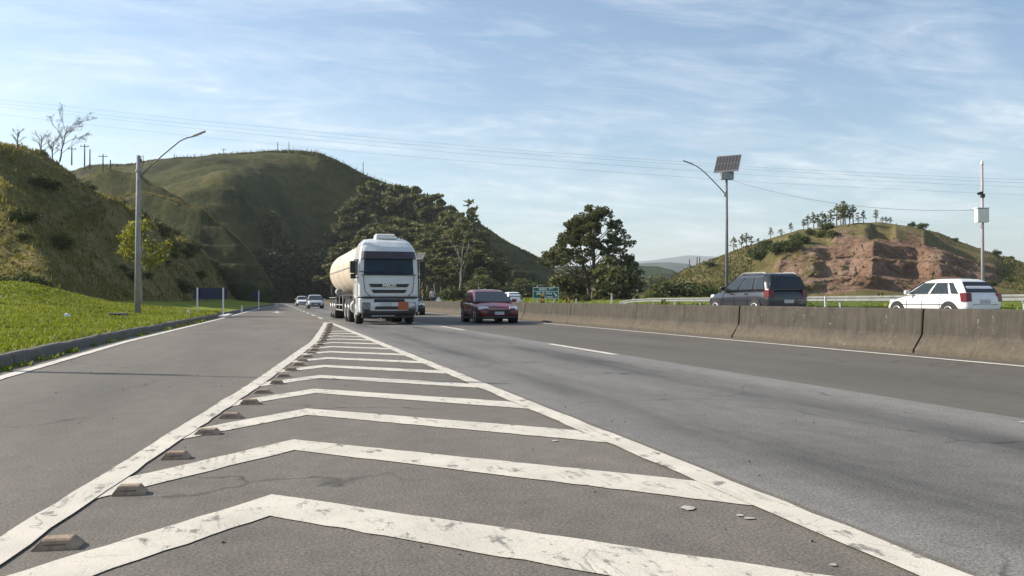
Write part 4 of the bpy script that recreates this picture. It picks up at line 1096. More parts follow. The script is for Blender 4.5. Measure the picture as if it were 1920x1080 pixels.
for s in (1, -1):
    m = MB(); m.tube([(s * .78, .055, 1.16), (s * .97, .02, 1.36), (s * 1.02, .0, 1.7), (s * 1.03, -.01, 2.02)], .012, 5); m.build('panel_seam', M['visor'], tk)
    m = MB(); m.tube([(s * 1.238, -.36, 1.2), (s * 1.238, -.36, 2.0), (s * 1.205, -.46, 2.7)], .012, 5); m.tube([(s * 1.238, -1.78, 1.2), (s * 1.238, -1.78, 2.0), (s * 1.205, -1.72, 2.7)], .012, 5); m.build('door_seam', M['visor'], tk)
for z, w_, h in ((1.60, 1.66, .13), (1.36, 1.46, .13)):
    m = MB(); y_ = .052 - .03 * (z - 1.2) / .8
    m.slab([(-w_ / 2 + .09, y_, z - h / 2), (-w_ / 2, y_, z + h / 2), (w_ / 2, y_, z + h / 2), (w_ / 2 - .09, y_, z - h / 2)], -.03 if False else .03)
    gq = m.build('grille_slot', M['black'], tk)
o = text_mesh('IVECO', .155, M['chrome'], 'lettering', tk, (0, .095, 1.60), (R(90), 0, math.pi), .006, .004); o.scale = (1.25, 1, 1)
for z, w_, h in ((.98, 1.28, .13), (.68, 1.20, .13)):
    m = MB(); m.box((0, .125, z), (w_, .06, h), taper=.95); m.build('lower_grille', M['black'], tk, bevel=.015)
for s in (1, -1):
    m = MB(); m.slab([(s * .80, .108, .60), (s * .76, .112, .90), (s * 1.10, .085, .92), (s * 1.12, .09, .64)], .03); hl = m.build('headlight', M['truck_lamp'], tk, bevel=.01)
    m = MB(); m.box((s * .95, .13, .60), (.34, .03, .05)); m.build('headlight_trim', M['black'], hl)
    # mirrors on arms
    m = MB(); m.box((s * 1.44, -.28, 2.36), (.24, .16, .50)); mi = m.build('mirror', M['black'], tk, bevel=.05)
    m = MB(); m.box((s * 1.43, -.28, 1.98), (.22, .15, .20)); m.build('lower_mirror', M['black'], mi, bevel=.04)
    m = MB(); m.tube([(s * 1.18, -.30, 2.66), (s * 1.42, -.28, 2.64)], .022, 6); m.tube([(s * 1.2, -.30, 1.92), (s * 1.42, -.28, 1.94)], .022, 6); m.build('mirror_arm', M['black'], mi)
    m = MB(); q = [Vector((s * 1.238, -1.72, 2.08)), Vector((s * 1.238, -.42, 2.02)), Vector((s * 1.205, -.50, 2.66)), Vector((s * 1.205, -1.66, 2.66))]
    if s > 0: q = [q[1], q[0], q[3], q[2]]
    m.slab(q, .012 if True else 0); m.build('side_window', M['glass'], tk)
    m = MB(); m.box((s * 1.24, -1.15, 1.75), (.03, .16, .05)); m.build('door_handle', M['black'], tk)
    m = MB(); m.box((s * 1.17, -1.0, .62), (.12, .55, .5)); m.box((s * 1.2, -1.0, .42), (.1, .6, .04)); m.build('step', M['cab'], tk, bevel=.02)
    m = MB(); m.rings([[Vector((s * x, -1.42 + .66 * math.cos(t), .52 + .66 * math.sin(t))) for t in [math.pi * i / 12 for i in range(13)]] + [Vector((s * x, -1.42 + .58 * math.cos(t), .52 + .58 * math.sin(t))) for t in [math.pi * (12 - i) / 12 for i in range(13)]] for x in (.86, 1.245)])
    m.build('mudguard', M['cab'], tk)
    # air deflector behind the cab
    m = MB(); m.slab([(s * 1.22, -2.24, 1.2), (s * 1.17, -2.75, 1.25), (s * 1.05, -2.75, 3.15), (s * 1.10, -2.24, 3.25)], .03); m.build('side_deflector', M['cab'], tk)
    m = MB(); m.tube([(s * .92, -3.45, .70), (s * .92, -2.75, .70)], .33, 16); m.build('fuel_tank', M['galv'], tk, bevel=.02)
    wheel(tk, s * 1.22, -1.42, .52, .32, rimr=.56)
    for wy in (-4.25, -5.55): wheel(tk, s * 1.24, wy, .52, .58, rimr=.56)
    for wy in (-11.6, -12.85, -14.1): wheel(tk, s * 1.24, wy, .52, .58, rimr=.56)
    m = MB(); m.box((s * .40, -4.6, .95), (.1, 6.2, .26)); m.build('chassis_rail', M['black'], tk)
    m = MB(); m.box((s * .45, -9.9, 1.20), (.12, 11.2, .32)); m.build('trailer_rail', M['black'], tk)
    m = MB(); m.tube([(s * 1.22, -6.7, .75), (s * 1.22, -10.7, .75)], .03, 6); m.tube([(s * 1.22, -6.7, .5), (s * 1.22, -10.7, .5)], .03, 6)
    for wy in (-6.8, -8.7, -10.6): m.tube([(s * 1.22, wy, .45), (s * 1.22, wy, 1.2), (s * .5, wy, 1.2)], .03, 6)
    m.build('side_guard', M['galv'], tk)
    m = MB(); m.box((s * .65, -6.35, .62), (.12, .12, 1.0)); m.box((s * .65, -6.35, .10), (.24, .24, .04)); m.build('landing_leg', M['galv'], tk)
    m = MB(); m.box((s * 1.0, -12.85, 1.12), (.5, 3.9, .04)); m.build('trailer_mudguard', M['galv'], tk)
    m = MB(); m.tube([(s * 1.10, -10.0, 1.42), (s * 1.10, -10.9, 1.42)], .16, 12); m.build('air_tank', M['galv'], tk)
    m = MB(); m.box((s * .35, .14, .36), (.02, .02, .02)); 
m = MB(); m.slab([(-.36, .165, .60), (-.36, .165, .93), (-.78, .150, .93), (-.78, .150, .60)], .012); m.build('hazard_board', M['orange'], tk)
m = MB(); m.box((.12, .165, .82), (.44, .02, .13)); m.build('number_plate', M['plate'], tk)
m = MB(); m.box((.25, .06, .36), (.95, .05, .06)); m.build('tow_bar', M['galv'], tk, bevel=.01)
m = MB(); m.box((0, .02, .50), (2.16, .26, .13)); m.build('lower_spoiler', M['black'], tk, bevel=.03)
m = MB(); m.box((0, .1, 1.10), (2.3, .05, .07)); m.build('bumper_seam', M['black'], tk)
m = MB(); m.box((0, -.35, .38), (2.1, .5, .22)); m.build('underrun_bar', M['black'], tk)
m = MB(); m.rings([[Vector((x, y, z)) for x, y, z in ((-w_, -.95 - .5 * k, 3.58), (-w_ * .96, -.98, 3.75), (-w_ * .9, -1.05, 3.80), (-w_ * .9, -1.75, 3.80), (-w_, -1.85, 3.58))] for w_, k in ((.42, 0), (-.42, 0))]); m.build('roof_unit', M['white_metal'], tk, bevel=.03)
m = MB(); m.box((-.45, -1.3, 3.66), (.07, .4, .07)); m.tube([(-.62, -1.0, 3.50), (-.62, -1.35, 3.62)], .05, 8); m.tube([(-.75, -1.0, 3.46), (-.75, -1.35, 3.58)], .05, 8); m.build('air_horn', M['chrome'], tk)
m = MB(); m.box((0, -2.5, 1.6), (1.9, .3, 1.1)); m.build('cab_rear_frame', M['black'], tk)
for wy in (-4.25, -5.55, -11.6, -12.85, -14.1, -1.42):
    m = MB(); m.tube([(-1.1, wy, .52), (1.1, wy, .52)], .09, 8); m.build('axle', M['black'], tk)
m = MB(); m.box((0, -5.0, 1.14), (1.1, 1.2, .10)); m.build('coupling_plate', M['black'], tk)
# tank: long barrel with domed ends, hoops, walkway and hatches
m = MB(); rings = []
for y_, k in ((-3.0, .35), (-3.06, .66), (-3.2, .87), (-3.42, .975), (-3.7, 1.0), (-8.0, 1.0), (-9.2, 1.0), (-14.4, 1.0), (-14.75, .985), (-15.0, .88), (-15.12, .66), (-15.18, .35)):
    drop = -.05 * sst(-3.4, -14.8, y_) if False else 0
    rings.append([Vector((1.25 * k * math.cos(t), y_, 2.48 + drop + 1.2 * k * math.sin(t))) for t in [2 * math.pi * i / 40 for i in range(40)]])
m.rings(rings); tank = m.build('tank', M['tank'], tk, smooth=True)
for y_ in (-3.75, -6.5, -9.3, -12.1, -14.4):
    m = MB(); m.rings([[Vector((1.25 * k * math.cos(t), y_ + o, 2.48 + 1.2 * k * math.sin(t))) for t in [2 * math.pi * i / 40 for i in range(40)]] for o, k in ((-.03, 1.0), (-.03, 1.010), (.03, 1.010), (.03, 1.0))], cap=False); m.build('hoop', M['tank'], tank)
m = MB(); m.rings([[Vector((s_ * 1.26, y_, 2.46 + dz)) for s_, dz in ((1, -.02), (1.012, -.02), (1.012, .02), (1, .02))] for y_ in (-3.6, -14.5)]); m.build('seam_rail', M['galv'], tank)
m = MB(); m.rings([[Vector((-s_ * 1.26, y_, 2.46 + dz)) for s_, dz in ((1, -.02), (1.012, -.02), (1.012, .02), (1, .02))] for y_ in (-3.6, -14.5)]); m.build('seam_rail', M['galv'], tank)
m = MB(); m.box((0, -9.0, 3.70), (.6, 10, .04)); m.build('walkway', M['galv'], tank)
for y_ in (-5.2, -8.6, -11.9):
    m = MB(); m.tube([(0, y_, 3.64), (0, y_, 3.78)], .27, 16); m.build('hatch', M['galv'], tank, bevel=.02)
for s in (1, -1):
    m = MB(); m.slab([(s * .3, -14.9, 1.2), (s * 1.2, -14.9, 1.2), (s * 1.2, -14.9, .55), (s * .3, -14.9, .55)], .03); m.build('mud_flap', M['black'], tk)

# ================================================================ STREET THINGS
r = random.Random(31)
# raised road studs along the gore line
for k in range(34):
    y = 3.98 + .955 * k + r.uniform(-.04, .04); x = interp(GL, y) + .235 + r.uniform(-.02, .02)
    if k == 0:
        st = empty('road_stud', (0, 0, 0))
        m = MB(); m.rings([[Vector((-.125 + a, -.07 + b, z)), Vector((.125 - a, -.07 + b, z)), Vector((.125 - a, .07 - b, z)), Vector((-.125 + a, .07 - b, z))] for a, b, z in ((0, 0, -.01), (.004, .004, .008), (.045, .022, .047), (.055, .030, .050))])
        m.build('stud_body', M['stud'], st, bevel=.006)
        for s in (1, -1):
            m = MB(); m.slab([(-.06, s * .058, .020), (.06, s * .058, .020), (.06, s * .046, .041), (-.06, s * .046, .041)], .003 * (1 if s < 0 else -1)); m.build('reflector', M['stud_lens'], st)
        tag(st, 'raised grey road stud beside the slanted gore line', 'road stud', 'raised studs along the gore line'); o = st
    else: o = copy_tree(st)
    o.location = (x, y, 0); o.rotation_euler = (0, 0, r.uniform(-.06, .06) - .1)
    q = r.uniform(.68, .80); o.scale = (q, q, r.uniform(.85, 1.05))

# concrete lamp post on the verge
def lamp_arm(m_, p0, p1, p2, p3): pass
def pole_tube(m, h, r0, r1, n=14): m.tube([(0, 0, -.4), (0, 0, h * .5), (0, 0, h)], [r0, (r0 + r1) / 2, r1], n)
def lamppost(loc, label, h, rz=0):
    e = empty('lamp_post', loc, rz, label, 'lamp post')
    m = MB(); pole_tube(m, h, .135, .085); m.build('pole', M['pole_conc'], e, smooth=True)
    s = 36 / F                       # arm drawn in the plane facing the carriageway
    A = [(.05, 0, h - .95), (.30, -.02, h - .70), (1.05, -.06, h - .02), (1.85, -.10, h + .62), (2.15, -.11, h + .75), (2.45, -.12, h + .83)]
    m = MB(); m.tube(A, [.032, .032, .03, .028, .027, .026], 8); arm = m.build('lamp_arm', M['pole_dark'], e, smooth=True)
    m = MB(); m.rings([[Vector((x, -.12 - .05 * (x - 2.4) + dy * w_, z + dz)) for dy, dz in ((-.09, 0), (-.06, .05), (.06, .05), (.09, 0), (.05, -.03), (-.05, -.03))] for x, z, w_ in ((2.30, h + .79, .55), (2.42, h + .82, 1), (2.78, h + .95, .9), (2.98, h + 1.02, .4))])
    hd = m.build('lamp_head', M['galv'], e, bevel=.008)
    m = MB(); m.slab([(2.48, -.18, h + .808), (2.48, -.07, h + .808), (2.80, -.08, h + .925), (2.80, -.18, h + .925)], .006); m.build('lens', M['lamp'], hd)
    m = MB(); m.tube([(0, 0, h - .72), (0, 0, h - .62)], .125, 14); m.box((.12, 0, h - .68), (.12, .08, .08)); m.build('bracket', M['galv'], e)
    m = MB(); m.tube([(.1, 0, h - .1), (.2, 0, h), (.22, .0, h - .3), (.12, .02, h - .6)], .012, 5); m.box((.12, .0, h - .2), (.05, .05, .10)); m.build('photocell', M['black'], e)
    return e
lb = P(258, 592, 36.0)
lamppost((lb.x, lb.y, verge_z(lb.x, lb.y)), 'grey concrete lamp post on the grass verge with an arm over the ramp', P(258, 291, 36).z - verge_z(lb.x, lb.y), -YAW)
A_ = G(40, 697); q_ = Vector((A_.x - .88 * 9.8, A_.y + .477 * 9.8, 0))
lamppost((q_.x, q_.y, verge_z(q_.x, q_.y)), 'concrete lamp post at the left whose thin shadow crosses the ramp', 6.5, -.5)

# solar street lamps
def solar_lamp(loc, h, label, rz):
    e = empty('solar_lamp', loc, rz, label, 'street lamp', 'solar street lamps')
    m = MB(); pole_tube(m, h, .13, .075, 12); m.build('pole', M['pole_dark'], e, smooth=True)
    k = 54 / F
    hb = h
    m = MB(); m.box((0.03, .0, hb + .27), (.82, .34, .50)); bx = m.build('battery_box', M['galv'], e, bevel=.015)
    m = MB(); m.box((0.03, -.172, hb + .27), (.72, .01, .40)); m.build('box_door', M['galv'], bx)
    m = MB(); m.tube([(-.16, -.1, hb - .0), (-.10, -.19, hb + .12)], .02, 6); m.tube([(.1, -.1, hb), (.12, -.19, hb + .12)], .02, 6); m.build('clamp', M['galv'], e)
    pn = bpy.data.objects.new('solar_panel', None)
    m = MB(); m.box((0, 0, 0), (1.60, 1.42, .04)); p = m.build('solar_panel', M['solar'], e)
    p.location = (.12, .16, hb + 1.10); p.rotation_euler = (R(54), 0, R(-30))
    m = MB()
    for sx in (-.77, .77): m.box((sx * 1.04, 0, 0), (.03, 1.46, .055))
    for sy in (-.72, .72): m.box((0, sy, 0), (1.57, .03, .055))
    m.build('panel_frame', M['galv'], p)
    m = MB(); m.box((0, .12, hb + .62), (.10, .12, .55)); m.build('panel_mount', M['galv'], e)
    m = MB(); A = [(-.03, 0, hb - .98), (-.55, -.05, hb - .42), (-1.35, -.12, hb + .38), (-1.80, -.16, hb + .75), (-2.1, -.18, hb + .93), (-2.40, -.20, hb + 1.05)]
    m.tube(A, [.04, .036, .034, .032, .03, .03], 8); m.build('lamp_arm', M['pole_dark'], e, smooth=True)
    m = MB(); m.rings([[Vector((x, -.20 + dy * w_, z + dz)) for dy, dz in ((-.10, 0), (-.06, .05), (.06, .05), (.10, 0), (.05, -.03), (-.05, -.03))] for x, z, w_ in ((-2.26, hb + 1.0, .5), (-2.38, hb + 1.04, 1), (-2.72, hb + 1.17, .9), (-2.90, hb + 1.23, .4))]); hd = m.build('lamp_head', M['galv'], e, bevel=.008)
    m = MB(); m.box((-.10, 0, hb - .96), (.16, .14, .22)); m.build('arm_bracket', M['galv'], e, bevel=.02)
    return e
b = P(1363, 560, 54); zt = P(1363, 337, 54).z
s1 = solar_lamp((b.x, b.y, field_z(b.x, b.y)), zt - field_z(b.x, b.y), 'tall solar powered street lamp behind the dark estate car', -YAW)
b = P(787, 560, 152); zt2 = P(787, 491, 152).z
s2 = copy_tree(s1); s2.location = (b.x, b.y, zt2 - (zt - s1.location.z)); s2['label'] = 'distant solar street lamp beside the right side of the tanker truck'

M['mast'] = plain('mast_paint', (.34, .31, .33), .6, 0, .12, 3)
# camera mast with a white cabinet
b = P(1843, 560, 42); z0 = field_z(b.x, b.y); k = 42 / F; h = P(1843, 308, 42).z - z0
cm_ = empty('camera_mast', (b.x, b.y, z0), -YAW, 'slim mast with a white cabinet and camera behind the white hatchback', 'mast')
Z = lambda py: P(1843, py, 42).z - z0
m = MB(); pole_tube(m, h, .085, .06, 12); m.build('pole', M['mast'], cm_, smooth=True)
m = MB(); m.box((-.14, -.20, Z(405)), (.58, .30, .68)); cb = m.build('cabinet', M['white_metal'], cm_, bevel=.01)
m = MB(); m.box((-.14, -.20, Z(391)), (.66, .38, .035)); m.build('cabinet_roof', M['white_metal'], cb)
m = MB(); m.box((-.14, -.355, Z(405)), (.50, .012, .58)); m.build('cabinet_door', M['white_metal'], cb)
m = MB(); m.tube([(-.05, -.1, Z(418)), (-.13, -.1, Z(424)), (-.12, -.1, Z(428)), (0, -.06, Z(427))], .015, 6); m.build('cable_loop', M['black'], cm_)
m = MB(); m.box((0, -.04, Z(367)), (.16, .16, .18)); m.tube([(0, -.05, Z(366)), (-.16, -.12, Z(363))], .03, 6); m.build('camera_bracket', M['black'], cm_)
m = MB(); m.tube([(-.08, -.14, Z(361)), (-.30, -.16, Z(364))], [.06, .075], 10); m.build('camera', M['black'], cm_)
m = MB(); m.tube([(0, 0, h), (0, 0, h + .06), (0, 0, h + .10), (0, 0, h + .15), (0, 0, h + .20)], [.09, .09, .05, .07, .03], 12); m.build('sensor_head', M['white_metal'], cm_)

M['rail'] = plain('dull_rail_zinc', (.20, .21, .205), .7, .1, .25, 2)
# guardrail on posts, W-profile
gr = empty('guardrail', (31, 40, 0), 0, 'galvanised steel guardrail on posts along the far edge of the other carriageway', 'guardrail')
prof = [(-.02, -.155), (-.06, -.12), (-.06, -.06), (.0, -.02), (.0, .02), (-.06, .06), (-.06, .12), (-.02, .155), (-.01, .155), (-.05, .115), (-.05, .065), (.01, .02), (.01, -.02), (-.05, -.065), (-.05, -.115), (-.01, -.155)]
ys = frange(4, 71, 4)
m = MB(); m.rings([[Vector((dx + bend(y), y - 40, interp([(4, 1.10), (30, 1.09), (66, .94), (68, .86), (71, .62)], y) + dz)) for dx, dz in prof] for y in ys]); m.build('rail', M['rail'], gr, fix=True)
for y in ys[:-1]:
    zz = field_z(31.1, y); m = MB(); m.box((.09, y + .0 - 40, (zz - .3 + 1.12) / 2), (.07, .12, 1.12 - zz + .3)); m.box((.02, y - 40, .98), (.09, .10, .16)); m.build('post', M['galv'], gr)

# green exit sign
def board(name, label, cat, px0, px1, py0, py1, d, ground, lines):
    a = P(px0, py0, d); b_ = P(px1, py1, d); wd = (px1 - px0) * d / F; hg = (py1 - py0) * d / F
    c = P((px0 + px1) / 2, 560, d)
    e = empty(name, (c.x, c.y, ground), -YAW, label, cat)
    zc = (a.z + b_.z) / 2 - ground
    return e, wd, hg, zc
e, wd, hg, zc = board('road_sign', 'green exit sign on two white posts reading SAÍDA 799 above the barrier', 'road sign', 999, 1047.5, 538.5, 560, 70, .6, None)
m = MB(); m.box((0, 0, zc), (wd, .04, hg)); pb = m.build('sign_board', M['green_sign'], e)
m = MB()
for dz in (-hg / 2 + .03, hg / 2 - .03, hg / 2 - hg * .36): m.box((0, -.024, zc + dz), (wd, .012, .045))
for dx in (-wd / 2 + .03, wd / 2 - .03): m.box((dx, -.024, zc - .0), (.045, .0125, hg - .02))
m.build('sign_border', M['sign_white'], pb)
text_mesh('SAÍDA  799', hg * .26, M['sign_white'], 'lettering', pb, (.02, -.03, zc + hg * .31), (R(90), 0, 0), .004, .012)
text_mesh('Juiz de Fora', hg * .28, M['sign_white'], 'lettering', pb, (-.12, -.03, zc - hg * .03), (R(90), 0, 0), .004, .012)
text_mesh('(Centro)', hg * .21, M['sign_white'], 'lettering', pb, (.22, -.03, zc - hg * .33), (R(90), 0, 0), .004, .010)
m = MB(); ax, az = wd * .37, zc - hg * .12
m.slab([(ax - .13, -.03, az + .20), (ax - .19, -.03, az + .13), (ax + .02, -.03, az - .09), (ax + .08, -.03, az - .02)], .006)
m.slab([(ax + .13, -.03, az - .20), (ax + .14, -.03, az + .05), (ax - .09, -.03, az - .16)], .006)
m.build('arrow', M['sign_white'], pb)
for s in (-1, 1):
    m = MB(); m.box((s * wd * .32, .07, (zc + hg / 2 + .14) / 2 - .2), (.09, .09, zc + hg / 2 + .14 + .4)); m.build('post', M['white_metal'], e)

def chev(px, py0, py1, d, label, two=False, ground=.5, left=False):
    c = P(px, 560, d); e = empty('chevron_marker', (c.x, c.y, ground), -YAW, label, 'marker sign', None)
    zt = P(px, py0, d).z - ground; zb = P(px, py1, d).z - ground; h = zt - zb; wd = max(h * .62, .3) if not two else h * .42
    m = MB(); m.box((0, 0, (zt + zb) / 2), (wd, .03, h)); pb = m.build('panel', M['black'] if not two else M['yellow'], e)
    n = 2 if two else 1
    for i in range(n):
        cz = (zt + zb) / 2 + (h * .25 - i * h * .5 if two else 0); s = h * (.25 if two else .5)
        if two: q1 = [(-wd * .48, -.018, cz + s * .7), (-wd * .48, -.018, cz - s * .1), (0, -.018, cz - s * .85), (0, -.018, cz - s * .05)]; q2 = [(0, -.018, cz - s * .05), (0, -.018, cz - s * .85), (wd * .48, -.018, cz - s * .1), (wd * .48, -.018, cz + s * .7)]
        else:
            f = -1 if left else 1
            q1 = [(-f * wd * .36, -.018, cz + s * .92), (f * wd * .05, -.018, cz + s * .92), (f * wd * .42, -.018, cz), (f * wd * .0, -.018, cz)]; q2 = [(f * wd * .0, -.018, cz), (f * wd * .42, -.018, cz), (f * wd * .05, -.018, cz - s * .92), (-f * wd * .36, -.018, cz - s * .92)]
        m = MB(); m.slab(q1, .006); m.slab(q2, .006); m.build('chevron', M['black'] if two else M['yellow'], pb)
    m = MB(); m.box((0, .05, zt / 2 - .2), (.07, .06, zt + .4)); m.build('post', M['white_metal'], e)
    return e
chev(1017, 551.5, 571, 52, 'yellow marker with black chevrons pointing down in front of the green sign', True, .45)
chev(1065, 556, 569, 62, 'black and yellow chevron marker just right of the green sign', False, .5)
chev(1244, 561, 573, 60, 'black and yellow chevron marker below the guardrail near its left end', False, .5)
chev(1651, 549, 562, 52, 'black and yellow chevron marker between the dark estate and white hatchback', False, .7)
chev(792, 542, 554, 118, 'yellow chevron marker beside the right side of the tanker truck', False, .5, True)
# white delineator posts
def marker(px, py0, d, ground, label, hh=None):
    c = P(px, 560, d); h = hh or P(px, py0, d).z - ground
    e = empty('delineator_post', (c.x, c.y, ground), -YAW, label, 'delineator post')
    m = MB(); m.box((0, 0, h / 2 - .15), (.12, .06, h + .3), taper=.92); m.build('post', M['white_metal'], e, bevel=.008)
    m = MB(); m.box((0, -.033, h - .16), (.07, .008, .10)); m.build('reflector', M['amber'], e)
    return e
marker(1147, 550, 64, .5, 'white delineator post below the big open tree')
marker(1080.5, 560, 66, .5, 'short white delineator post between the green sign and the big tree')
marker(1548, 555, 42, .55, 'white delineator post just behind the dark estate car')
marker(1266, 566, 60, .5, 'stubby white marker right of the chevron under the guardrail')
for px, py, d in ((353, 591, 37.5), (453.5, 578, 63)):
    g_ = P(px, py, d); zz = verge_z(g_.x, g_.y)
    marker(px, 0, d, zz, 'small white marker post on the verge right of the lamp post' if px < 400 else 'tiny white marker post farther along the verge near the road bend', .36 if px < 400 else .42)
# backs of two blue signs on the verge
for px0, px1, py0, py1, d, lab in ((363, 426, 540, 561, 47, 'dark blue sign panel on two white posts beside the ramp'), (472, 488.5, 545, 560, 78, 'small dark blue sign farther along the verge')):
    g_ = P((px0 + px1) / 2, 575, d); zz = verge_z(g_.x, g_.y)
    e, wd, hg, zc = board('sign_panel', lab, 'sign', px0, px1, py0, py1, d, zz, None)
    m = MB(); m.box((0, .05, zc), (wd, .03, hg)); m.build('sign_board', M['blue_sign'], e)
    for s in ((-.385, .385) if px0 < 400 else (.30,)):
        m = MB(); m.box((s * wd, -.01, (zc + hg / 2) / 2 - .15), (.075, .06, zc + hg / 2 + .34)); m.build('post', M['white_metal'], e)
# loose things on the verge
g_ = P(222, 598, 33.0); zz = verge_z(g_.x, g_.y)
e = empty('drain_inlet', (g_.x, g_.y, zz), -YAW, 'flat dark concrete drain lid in the grass left of the lamp post', 'drain'); m = MB(); m.box((0, 0, .03), (.62, .45, .16)); m.build('lid', M['curb'], e, bevel=.02); m = MB(); m.box((0, -.228, .05), (.5, .01, .07)); m.build('slot', M['black'], e)
g_ = P(126, 613, 27); zz = verge_z(g_.x, g_.y); m = MB(); m.rings([[Vector((g_.x + w_ * .10 * math.cos(t), g_.y + .06 * w_ * math.sin(t), zz + z)) for t in [.9 * i for i in range(7)]] for z, w_ in ((.02, .7), (.08, 1), (.15, .8), (.18, .3))]); tag(m.build('paper_scrap', M['sign_white']), 'white scrap of litter lying on the grass verge', 'litter')
g_ = G(423, 594, .05); m = MB(); m.slab([(g_.x - .35, g_.y - .5, .02), (g_.x + .1, g_.y - .5, .02), (g_.x + .35, g_.y + .6, .10), (g_.x + .1, g_.y + .6, .10)], .12); tag(m.build('kerb_fragment', M['white_metal'], bevel=.02), 'broken white painted kerb piece at the edge of the ramp', 'kerb piece')
m = MB(); r = random.Random(44)
for _ in range(150):                                       # grit on the tarmac near the camera
    x, y = r.uniform(-3.2, 6), r.uniform(3.0, 14); s = r.uniform(.003, .012)
    m.box((x, y, s * .3), (s * r.uniform(1, 2.2), s * 1.2, s), (0, 0, r.uniform(0, 3)), taper=.6)
tag(m.build('grit', M['curb'], fix=False), 'small stones and grit scattered on the tarmac', 'grit', kind='stuff')

# utility poles on the hills
def upole(p, h, label, arm=True, group='utility poles along the hill tops'):
    e = empty('utility_pole', p, -YAW + .2, label, 'utility pole', group)
    m = MB(); m.tube([(0, 0, -.5), (0, 0, h)], [.15, .10], 8); m.build('pole', M['bark'], e)
    if arm:
        m = MB(); m.box((0, -.12, h - .5), (1.7, .10, .12)); 
        for s in (-.7, .7): m.tube([(s, -.12, h - .45), (s, -.12, h - .22)], .05, 6)
        m.build('crossarm', M['bark'], e)
for px, base, top, arm in ((420, 293, 279, 1), (520, 286, 268, 0), (541, 285, 266, 0), (592, 287, 280, 0), (681, 327, 303, 0), (328, 300, 288, 0)):
    b = on_grid(B_grid, 120, 1090, px, base); d = proj(b)[2]; upole(b - Vector((0, 0, .3)), (base - top) / F * d + .3, 'thin utility pole on the ridge of the green hill', arm)
for px, base, top, arm in ((134.5, 297, 275, 1), (158.5, 305, 270, 1), (168.5, 306, 280, 0), (193, 309, 289, 1), (207, 310, 300, 0)):
    b = P(px, base + 8, 170); upole(Vector((b.x, b.y, b.z)), (base + 8 - top) / F * 170, 'utility pole showing above the cut slope crest', arm, 'utility poles behind the cut slope')
for px in (1293 - 0, 1306.5, 1312):
    b = on_grid(R_grid, 1150, 2150, px, 498); d = proj(b)[2]; upole(b, 16 / F * d, 'thin pole on the left flank of the red cut hill', False, 'poles on the left flank of the red cut hill')
# fence posts along the green hill's ridge
r = random.Random(52)
fe = empty('fence', on_grid(B_grid, 120, 1090, 480, 288), 0, 'thin post and wire fence along the ridge of the green hill', 'fence'); f0 = fe.location.copy(); tops = []
for i in range(46):
    px = 330 + i * 11.6
    py = interp([(a, b_) for a, b_, c_ in ridgeB], px); b = on_grid(B_grid, 120, 1090, px, py + 1.5) - f0; h = r.uniform(1.1, 1.5)
    m = MB(); m.tube([b - Vector((0, 0, .3)), b + Vector((r.uniform(-.1, .1), 0, h))], .09, 5); m.build('post', M['bark'], fe); tops.append(b + Vector((0, 0, h - .2)))
m = MB(); m.tube(tops, .02, 4); m.tube([t - Vector((0, 0, .4)) for t in tops], .02, 4); m.build('fence_wire', M['wire'], fe)

# overhead lines
def cable(name, pts, label, rad, group=None):
    m = MB(); m.tube(pts, rad, 5); o = m.build(name, M['wire'], smooth=True); tag(o, label, 'power line', group); return o
WL = [(-150, 0, 176, 184, 190, 204), (0, 0, 187, 194, 200, 214), (160, 0, 203, 212, 218, 233), (330, 0, 222, 230, 237, 252), (500, 0, 238, 246, 254, 269), (700, 0, 258, 265, 273, 288), (960, 0, 281, 287, 296, 309), (1200, 0, 298, 303, 313, 326), (1440, 0, 315, 320, 330, 343), (1680, 0, 327, 333, 341, 355), (1920, 0, 337, 343, 351, 366), (2070, 0, 341, 347, 356, 371)]
for k in range(4):
    pts = []
    for px in range(-150, 2071, 40):
        pts.append(P(px, interp([(q[0], q[2 + k]) for q in WL], px), lerp(150, 118, (px + 150) / 2220)))
    sm = [pts[0]] + [(pts[i - 1] + pts[i] * 2 + pts[i + 1]) / 4 for i in range(1, len(pts) - 1)] + [pts[-1]]
    cable('power_line', sm, ['topmost overhead cable sagging across the whole sky', 'second overhead cable from the top across the sky', 'third overhead cable from the top across the sky', 'lowest long overhead cable across the sky'][k], .013)
a = P(1366, 336, 54); b = P(1826, 394, 42); n = 24
cable('service_cable', [a.lerp(b, i / n) + Vector((0, 0, -4 * .62 * (i / n) * (1 - i / n))) for i in range(n + 1)], 'single thin cable sagging from the solar lamp to the camera mast', .014)

